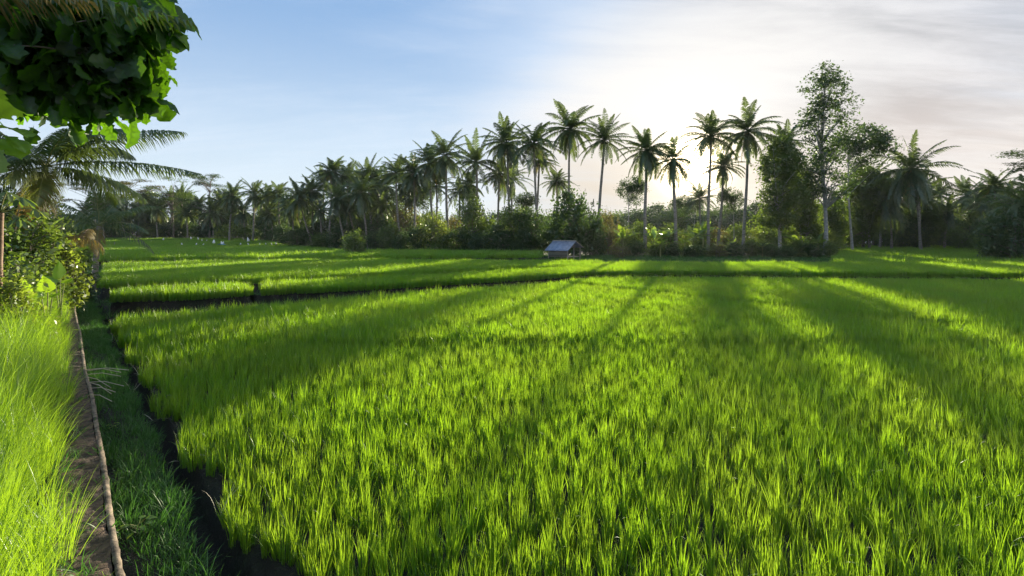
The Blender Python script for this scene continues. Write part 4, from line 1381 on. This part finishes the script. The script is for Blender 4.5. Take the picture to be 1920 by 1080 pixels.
r = np.random.default_rng(2024)
FT = (-7.6, 6.6, 0.34)
root = thing('fig_tree', 'big broad leaved tree whose dark canopy overhangs the top left corner', 'tree', FT)
lobes = []
for px, py, Y, rx, rz, wgt in [(-70, 60, 6.4, 1.0, 1.1, 300), (50, 60, 6.2, 0.85, 0.80, 340), (150, 50, 6.2, 0.75, 0.72, 330), (225, 35, 6.1, 0.45, 0.45, 90), (275, 25, 6.0, 0.30, 0.28, 34), (285, 30, 5.9, 0.20, 0.18, 10), (245, 100, 6.1, 0.22, 0.22, 18),
                               (215, 125, 6.2, 0.42, 0.42, 90), (228, 158, 6.1, 0.20, 0.26, 26), (115, 128, 6.3, 0.62, 0.46, 230), (190, 172, 6.2, 0.40, 0.26, 70), (228, 172, 6.0, 0.22, 0.20, 14), (60, 132, 6.4, 0.55, 0.42, 150), (0, 110, 6.5, 0.6, 0.4, 110)]:
    lobes.append((pxl(px, py, Y), rx, rz, wgt))
mb = MB()
lv = [big_leaf(seed=s_, wav=0.035) for s_ in range(4)]
tips = []
for c, rx, rz, wgt in lobes:
    wgt = int(wgt * (1.5 if wgt > 35 else 1.0))
    u = r.normal(0, 1, (wgt, 3))
    u /= np.linalg.norm(u, axis=1)[:, None]
    P = c + u * ((r.uniform(0.15, 1, wgt) ** 0.5) * (1 + 0.42 * (r.uniform(0, 1, wgt) < 0.16)))[:, None] * np.array([rx, min(rx, 0.75), rz]) - np.array(FT)
    ax = (0.6, -0.2, -0.75)
    R = leaf_rot(wgt, r, ax, 0.55, 1.3)
    S_ = r.uniform(0.15, 0.34, wgt) * (1.25 if wgt < 36 else 1.0)
    q = r.integers(0, 4, wgt)
    for s_ in range(4):
        k_ = q == s_
        if k_.any():
            stamp(mb, lv[s_][0], [lv[s_][1]], R[k_], P[k_], S_[k_])
    tips += list(P[::9])
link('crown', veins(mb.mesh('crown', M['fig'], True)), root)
tb = MB()
tr_top = np.array([0.3, 0.0, 3.6])
t_ = np.linspace(0, 1, 10)
tube(tb, np.stack([0.3 * t_ + 0.06 * np.sin(t_ * 5), 0 * t_, -0.2 + 3.9 * t_], -1), 0.20 - 0.08 * t_, 10)
hubs = [lobes[i][0] - np.array(FT) for i in (1, 2, 5, 7, 3)]
for h_ in hubs:
    limb(tb, tr_top, h_, 0.09, 0.03, r, 0.1, 9)
for p_ in tips:
    j = int(np.argmin([np.linalg.norm(p_ - h_) for h_ in hubs]))
    limb(tb, hubs[j], p_, 0.022, 0.006, r, 0.15, 5)
link('trunk', tb.mesh('trunk', M['bark'], True), root)

# sapling with bright lobed leaves, at the left edge
root = thing('lobed_sapling', 'sapling with bright lime lobed leaves at the left edge below the dark canopy', 'sapling', (-4.7, 4.1, 0.34))
base = np.array([-4.7, 4.1, 0.34])
mb = MB()
tb = MB()
stem_top = pxl(-22, 235, 4.2) - base
tube(tb, [(0, 0, -0.1), tuple(stem_top * 0.5 + np.array([0.05, 0, 0])), tuple(stem_top)], [0.04, 0.03, 0.012], 7)
for px, py, ax, s_ in [(-8, 222, (0.9, -0.25, 0.55), 0.30), (2, 240, (1, -0.3, 0.05), 0.30), (-6, 262, (0.9, -0.3, -0.3), 0.28), (-16, 205, (0.45, -0.3, 0.9), 0.24), (8, 255, (0.9, -0.2, -0.15), 0.24),
                       (-10, 270, (0.6, -0.3, -0.7), 0.26), (-25, 245, (-0.3, -0.3, 0.3), 0.26), (-10, 280, (0.1, -0.4, -0.9), 0.24), (-35, 225, (-0.7, 0.1, 0.3), 0.25)]:
    p_ = pxl(px, py, 4.2) - base
    lv_ = big_leaf(seed=int(px + 50), wav=0.03, width=1.1)
    stamp(mb, lv_[0], [lv_[1]], leaf_rot(1, r, ax, 0.05, 0.9), p_[None], np.array([s_]))
    tube(tb, [tuple(stem_top), tuple((stem_top + p_) / 2 + np.array([0, 0, 0.02])), tuple(p_)], 0.005, 4, False)
link('leaves', veins(mb.mesh('leaves', M['lime'], True)), root)
link('stem', tb.mesh('stem', M['rachis'], True), root)


def near_palm(name, label, base, crown, specs, ll=0.75, width=0.034, n=105, trunk_r=0.075, seed=0, group=None):
    """palm with every frond a part of its own; specs: (azimuth deg, elevation deg, length, droop, dry)"""
    r = np.random.default_rng(seed)
    root = thing(name, label, 'palm tree', tuple(base), group)
    base = np.array(base, float)
    crown = np.array(crown, float) - base
    t = np.linspace(0, 1, 16)
    pts = np.stack([crown[0] * t ** 1.3, crown[1] * t, crown[2] * t - 0.15 * (1 - t)], -1)
    tb = MB()
    tube(tb, pts, trunk_r * (1 + 0.5 * np.exp(-t * 14)) * (1 - 0.2 * t) * (1 + 0.04 * np.sin(np.arange(16) * 2.5)), 10)
    link('trunk', tb.mesh('trunk', M['trunk'], True), root)
    for az, el, L, dr, dry in specs:
        mb = MB()
        rb = MB()
        frond(mb, L, n, math.radians(el), math.radians(az), dr, ll, width, r, 3, 0.75, 0.03, (0, 0, 0), 0.022, 0.35, rb)
        f_ = link('frond', mb.mesh('frond', M['palm_dry' if dry == 1 else 'palm_pale' if dry == 2 else 'palm']), root, tuple(crown))
        link('rachis', rb.mesh('rachis', M['rachis'], True), f_)
    return root


near_palm('coconut_palm', 'near coconut palm on the left bank, two long fronds reaching right over the path', (gx(66, 14), 14, 0.34), pxl(86, 312, 14),
          [(-4, 27, 4.05, 0.62, 0), (3, 9, 3.55, 0.42, 0), (-30, 55, 2.3, 1.5, 0), (40, 62, 2.4, 1.3, 0), (70, 40, 2.8, 1.1, 0), (110, 55, 3.2, 1.2, 0), (150, 35, 3.3, 1.0, 0), (180, 20, 3.2, 0.9, 0),
           (215, 50, 3.2, 1.2, 0), (250, 25, 3.0, 1.0, 0), (290, 10, 2.4, 1.1, 2), (-50, -12, 2.0, 0.9, 2), (200, -15, 2.6, 0.9, 0), (90, 5, 3.0, 0.9, 0), (300, -42, 1.7, 0.6, 1), (160, -45, 2.0, 0.5, 1),
           (-60, 15, 2.3, 0.8, 0), (60, 0, 2.4, 0.8, 0)], ll=0.78, seed=31)
near_palm('coconut_palm', 'palm whose yellowing frond tips hang in over the dark canopy at the top left', (-8.6, 4.7, 0.34), (-7.3, 4.6, 4.66),
          [(1, 3, 3.5, 0.22, 1), (5, 6, 4.1, 0.30, 0), (-5, 1, 3.3, 0.16, 2), (30, 30, 3.4, 1.0, 0), (120, 30, 3.4, 1.0, 0), (200, 20, 3.4, 1.0, 0), (260, 30, 3.3, 1.0, 0)], ll=0.62, n=60, trunk_r=0.13, seed=33)
near_palm('young_palm', 'small dark palm with a brown dry heart at the end of the left hedge', (gx(176, 23), 23, gz(gx(176, 23), 23)), pxl(186, 424, 23),
          [(a, e, 2.4, 0.9, 0) for a, e in ((0, 15), (40, 45), (85, 60), (130, 40), (175, 18), (215, 50), (260, 30), (300, 65), (335, 35), (20, -8), (160, -10))] + [(240, -30, 1.5, 0.6, 1), (300, -40, 1.5, 0.5, 1)],
          ll=0.6, n=44, trunk_r=0.12, width=0.035, seed=35)

# hedge of shrubs along the bank
def hedge(name, label, px, ytop, Y, wpx, mat, leaf=0.13, n=90, per=26, rc=0.22, seed=0, stems=4, group=None):
    x = gx(px, Y)
    z = gz(x, Y)
    h = H + (HOR - ytop) / F * Y - z
    wd = wpx / F * Y / 2
    r = np.random.default_rng(seed)
    lobes = [(0, 0, h * .45, wd, wd, h * .42), (r.uniform(-.3, .3) * wd, 0, h * .78, wd * .6, wd * .6, h * .2), (r.uniform(-.5, .5) * wd, 0, h * .25, wd * .9, wd * .8, h * .25)]
    ms = make_tree(seed, h, lobes, n, per, rc, leaf, mat, 'bark', 0.035, 14, 0.75, stems=stems, tilt=0.9, shell=0.3)
    return plant(name, label, 'shrub', x, Y, ms, z=z, group=group)


hedge('shrub', 'shrub with glossy mid green leaves in the left hedge, beneath the near coconut palm', 62, 402, 12.5, 105, 'tree', seed=1401, n=120)
hedge('shrub', 'leafy shrub at the left edge beside the brown papaya trunk', 14, 452, 9.5, 90, 'tree', 0.11, seed=1402, n=100)
hedge('shrub', 'yellow green shrub behind the near coconut palm trunk', 96, 372, 18.5, 85, 'tree_lime', seed=1403, n=110)
hedge('shrub', 'lime green shrub at the right end of the left hedge, next to the creeper post', 122, 448, 14.5, 62, 'tree_lime', seed=1404, n=90)
hedge('shrub', 'tall dark shrub filling the left edge under the lime sapling', -10, 315, 12.5, 110, 'tree_dark', seed=1405, n=150)
hedge('shrub', 'tall green shrub with many small leaves behind the papaya leaf', 40, 352, 16, 105, 'tree', seed=1406, n=140)
hedge('shrub', 'low bright shrub at the foot of the hedge where the long grass begins', 22, 512, 8.6, 84, 'tree_lime', 0.09, seed=1407, n=70)
hedge('shrub', 'dark shrub under the brown dry palm leaves', 146, 440, 19, 50, 'tree_dark', seed=1408, n=80)
for i, (px, yt, Y, wp, kd) in enumerate([(128, 402, 30, 70, 'tree_dark'), (150, 412, 42, 50, 'tree'), (100, 385, 38, 80, 'tree'), (158, 418, 58, 36, 'tree_dark'), (60, 370, 30, 90, 'tree_dark'), (135, 400, 70, 60, 'tree_olive'), (165, 425, 85, 30, 'tree')]):
    hedge('shrub', 'shaded shrub farther along the left hedge behind the palm trunk', px, yt, Y, wp, kd, 0.2, 90, 26, 0.4, 1420 + i, group='shaded shrubs along the left hedge')


def creeper_post():
    Y = 16.5
    x = lip(Y) - 0.02
    root = thing('creeper_post', 'pale post wrapped in yellow green creeper at the far end of the low wall', 'post', (x, Y, 0.2))
    mb = MB()
    t = np.linspace(0, 1, 9)
    tube(mb, np.stack([0.03 * np.sin(t * 4), 0 * t, 1.75 * t], -1), 0.085 - 0.02 * t, 9)
    link('post', mb.mesh('post', M['wood'], True), root)
    r = np.random.default_rng(5)
    n = 900
    z = r.uniform(0, 1.75, n)
    a = r.uniform(0, 6.28, n)
    rad = 0.09 + np.abs(r.normal(0, 0.09, n)) * (0.6 + 0.5 * np.sin(z * 5))
    P = np.stack([np.cos(a) * rad + 0.03, np.sin(a) * rad, z], -1)
    mb = MB()
    stamp(mb, LEAF_V, LEAF_F, leaf_rot(n, r, (0.2, -0.4, -0.7), 0.6, 1.5), P, r.uniform(0.05, 0.10, n))
    link('creeper', mb.mesh('creeper', M['tree_lime']), root)


creeper_post()


def dry_cluster():
    Y = 15.5
    p0 = pxl(150, 446, Y)
    root = thing('dry_branch', 'heap of brown dry palm leaves hanging at the top of the creeper post', 'dry leaves', (p0[0], Y, p0[2]))
    r = np.random.default_rng(6)
    mb, sb = MB(), MB()
    for i in range(7):
        frond(mb, r.uniform(0.6, 1.0), 22, r.uniform(-0.5, 0.9), r.uniform(-0.6, 3.6), 1.7, 0.32, 0.03, r, 3, 1.0, 0.1, (r.normal(0, .1), r.normal(0, .1), 0), 0.012, 0.2, sb)
    link('dry_leaf', mb.mesh('dry_leaf', M['palm_dry']), root)
    link('stalk', sb.mesh('stalk', M['brown_bark']), root)


dry_cluster()


def taro(label, px, py, Y, s, seed, up=0.7):
    x, z = gx(px, Y), H + (HOR - py) / F * Y
    root = thing('taro_plant', label, 'taro plant', (x, Y, 0.34))
    r = np.random.default_rng(seed)
    for i, (ax, k) in enumerate([((0.1, -0.25, 1.0), 1.0), ((0.7, -0.2, 0.5), 0.7), ((-0.7, 0.1, 0.45), 0.75)]):
        lv_ = big_leaf(False, seed=seed + i, wav=0.01, droop=0.12, width=1.0, fold=0.2)
        mb = MB()
        top_ = np.array([ax[0] * 0.14, 0.0, z - 0.34 - s * (0.45 if i == 0 else 0.7)])
        stamp(mb, lv_[0], [lv_[1]], leaf_rot(1, r, ax, 0.05, 0.3), top_[None], np.array([s * k]))
        lf = link('leaf', veins(mb.mesh('leaf', M['lime'], True)), root)
        sb = MB()
        tube(sb, [(0, 0, -0.05), tuple(top_ * np.array([0.4, 1, 0.6])), tuple(top_)], [0.02, 0.014, 0.008], 6, False)
        link('stalk', sb.mesh('stalk', M['rachis'], True), lf)


taro('taro plant with a tall bright upright leaf near the creeper post', 112, 506, 11.5, 0.42, 61)
taro('taro plant with a bright leaf standing at the edge of the long grass', 88, 532, 9.8, 0.36, 62)
taro('small taro plant with pale leaves lower left in the hedge foot', 45, 538, 9.0, 0.28, 63)
taro('taro plant with narrow bright leaves right behind the creeper post', 140, 482, 15.5, 0.42, 64)
x = gx(58, 15)
root = thing('banana_plant', 'banana plant with long shining leaves in the left hedge', 'banana plant', (x, 15, 0.34))
for nm, me in zip(('leaves', 'stem'), BAN[1]):
    o = link(nm, me, root)
    o.scale = (0.78, 0.78, 0.72)
    o.rotation_euler = (0, 0, 0.7)
x = gx(110, 18)
root = thing('banana_plant', 'banana plant with a wide leaf tilting right behind the creeper post', 'banana plant', (x, 18, 0.34))
for nm, me in zip(('leaves', 'stem'), BAN[2]):
    o = link(nm, me, root)
    o.scale = (0.8, 0.8, 0.62)
    o.rotation_euler = (0, 0, 2.7)


def papaya():
    Y = 8.6
    b = np.array([gx(-10, Y), Y, 0.34])
    top_ = pxl(0, 398, Y) - b
    root = thing('papaya_tree', 'papaya tree with a reddish brown trunk and deeply cut leaves at the left edge', 'papaya tree', tuple(b))
    tb = MB()
    t = np.linspace(0, 1, 14)
    tube(tb, np.stack([top_[0] * t, 0 * t, top_[2] * t - 0.1 * (1 - t)], -1), 0.075 * (1 - 0.35 * t) * (1 + 0.05 * np.sin(np.arange(14) * 2.6)), 10)
    link('trunk', tb.mesh('trunk', M['brown_bark'], True), root)
    r = np.random.default_rng(9)
    for az, el in [(0, 35), (40, 10), (100, 40), (170, 20), (230, 45), (290, 15), (330, 50), (-15, -12)]:
        a, e = math.radians(az), math.radians(el)
        D = np.array([math.cos(a) * math.cos(e), math.sin(a) * math.cos(e), math.sin(e)])
        tip = top_ + D * 0.42
        mb, sb = MB(), MB()
        tube(sb, [tuple(top_), tuple(top_ + D * 0.22 + np.array([0, 0, 0.03])), tuple(tip)], 0.009, 5, False)
        Sd = np.array([-math.sin(a), math.cos(a), 0])
        for j in range(7):
            th = (j - 3) * 0.62
            d = D * np.array([1, 1, 0.2]) * math.cos(th) + Sd * math.sin(th) + np.array([0, 0, -0.45])
            lv_ = big_leaf(True, 7, 0.01, 0.2, 0.3, seed=j, width=0.55)
            stamp(mb, lv_[0], [lv_[1]], leaf_rot(1, r, tuple(d), 0.05, 0.3), tip[None], np.array([0.25 if abs(j - 3) < 3 else 0.16]))
        lf = link('leaf', mb.mesh('leaf', M['tree_lime' if az in (40, 330) else 'tree'], True), root)
        link('stalk', sb.mesh('stalk', M['rachis'], True), lf)


papaya()

# small things on the path
def stalks():
    Y = 7.6
    root_x = lip(Y) + 0.02
    r = np.random.default_rng(12)
    mb = MB()
    for i in range(8):
        y0 = r.uniform(-0.6, 0.7)
        a = r.uniform(-0.35, 0.25)
        L = r.uniform(0.3, 0.6)
        z0 = r.uniform(0.26, 0.40)
        b = (lip(Y + y0) - root_x - 0.05, y0, z0)
        e = (b[0] + L * math.cos(a), y0 + L * math.sin(a), z0 - r.uniform(0.0, 0.2))
        m_ = ((b[0] + e[0]) / 2, (b[1] + e[1]) / 2, (b[2] + e[2]) / 2 + 0.04)
        tube(mb, [b, m_, e], 0.0055, 5)
    tag(link('cut_stalks', mb.mesh('cut_stalks', M['pale_stalk']), None, (root_x, Y, 0)), 'pale dry cut stalks poking out over the path from the low wall', 'dry stalks')


M['pale_stalk'] = solid_mat('pale_dry_stalk', (0.36, 0.34, 0.26), (0.52, 0.50, 0.42), 8.0, 0.8, 0.0)
stalks()


def seedling(label, px, py, s, seed):
    x, Y = on_plane(px, py, 0.06)
    root = thing('seedling', label, 'weed', (x, Y, 0.02))
    r = np.random.default_rng(seed)
    mb, sb = MB(), MB()
    for i in range(9):
        a = i * 2.4
        h_ = s * (0.35 + 0.65 * i / 9)
        tip = np.array([math.cos(a) * s * 0.35, math.sin(a) * s * 0.35, h_])
        tube(sb, [(0, 0, 0), (0, 0, h_ * 0.7), tuple(tip)], 0.003, 4, False)
        lv_ = big_leaf(False, 6, 0.01, 0.2, 0.3, seed=i, width=0.8)
        stamp(mb, lv_[0], [lv_[1]], leaf_rot(1, r, (math.cos(a), math.sin(a), 0.1), 0.1, 0.3), tip[None], np.array([s * 0.5]))
    link('leaves', mb.mesh('leaves', M['lime'], True), root)
    link('stem', sb.mesh('stem', M['rachis']), root)


seedling('yellow green weed seedling standing in the path near the bottom of the photo', 258, 1000, 0.16, 71)
seedling('tiny bright weed on the path just beside the wall, halfway up', 205, 735, 0.10, 72)
seedling('small pale weed on the path between the two brighter ones', 212, 800, 0.09, 73)

# bleached blades leaning into the ditch
STRAW = source_set('straw', [tuft(600 + i, 4, 0.30, 0.02, 0.006, 5, 0.9, 1.2, 0.3).mesh('straw', M['pale_stalk']) for i in range(4)])
r = np.random.default_rng(90)
n = 16
y = r.uniform(4.5, 13, n) ** 1.0
x = lip(y) + r.normal(0.92, 0.10, n)
s = r.uniform(0.6, 1.1, n)
scatter('dry_straw', 'bleached dead blades lying along the dark ditch at the field edge', 'straw', np.stack([x, y, np.full(n, 0.02)], -1),
        np.stack([r.normal(0, 0.2, n), r.normal(-0.3, 0.3, n), r.uniform(0, 6.28, n)], -1), np.stack([s, s, s], -1), r.integers(0, 4, n), STRAW)

# ------------------------------------------------------------------ morning haze
HAZE = 0.00018
mb = MB()
box(mb, (-260, -12, -1.6), (300, 240, 26))
hm, t = new_mat('haze')
pv = t.n('ShaderNodeVolumePrincipled')
t.put(pv.inputs['Color'], (0.92, 0.95, 1.0))
pv.inputs['Density'].default_value = HAZE
pv.inputs['Anisotropy'].default_value = 0.25
t.put(t.n('ShaderNodeOutputMaterial').inputs['Volume'], pv.outputs[0])
tag(link('haze', mb.mesh('haze', hm)), kind='stuff')
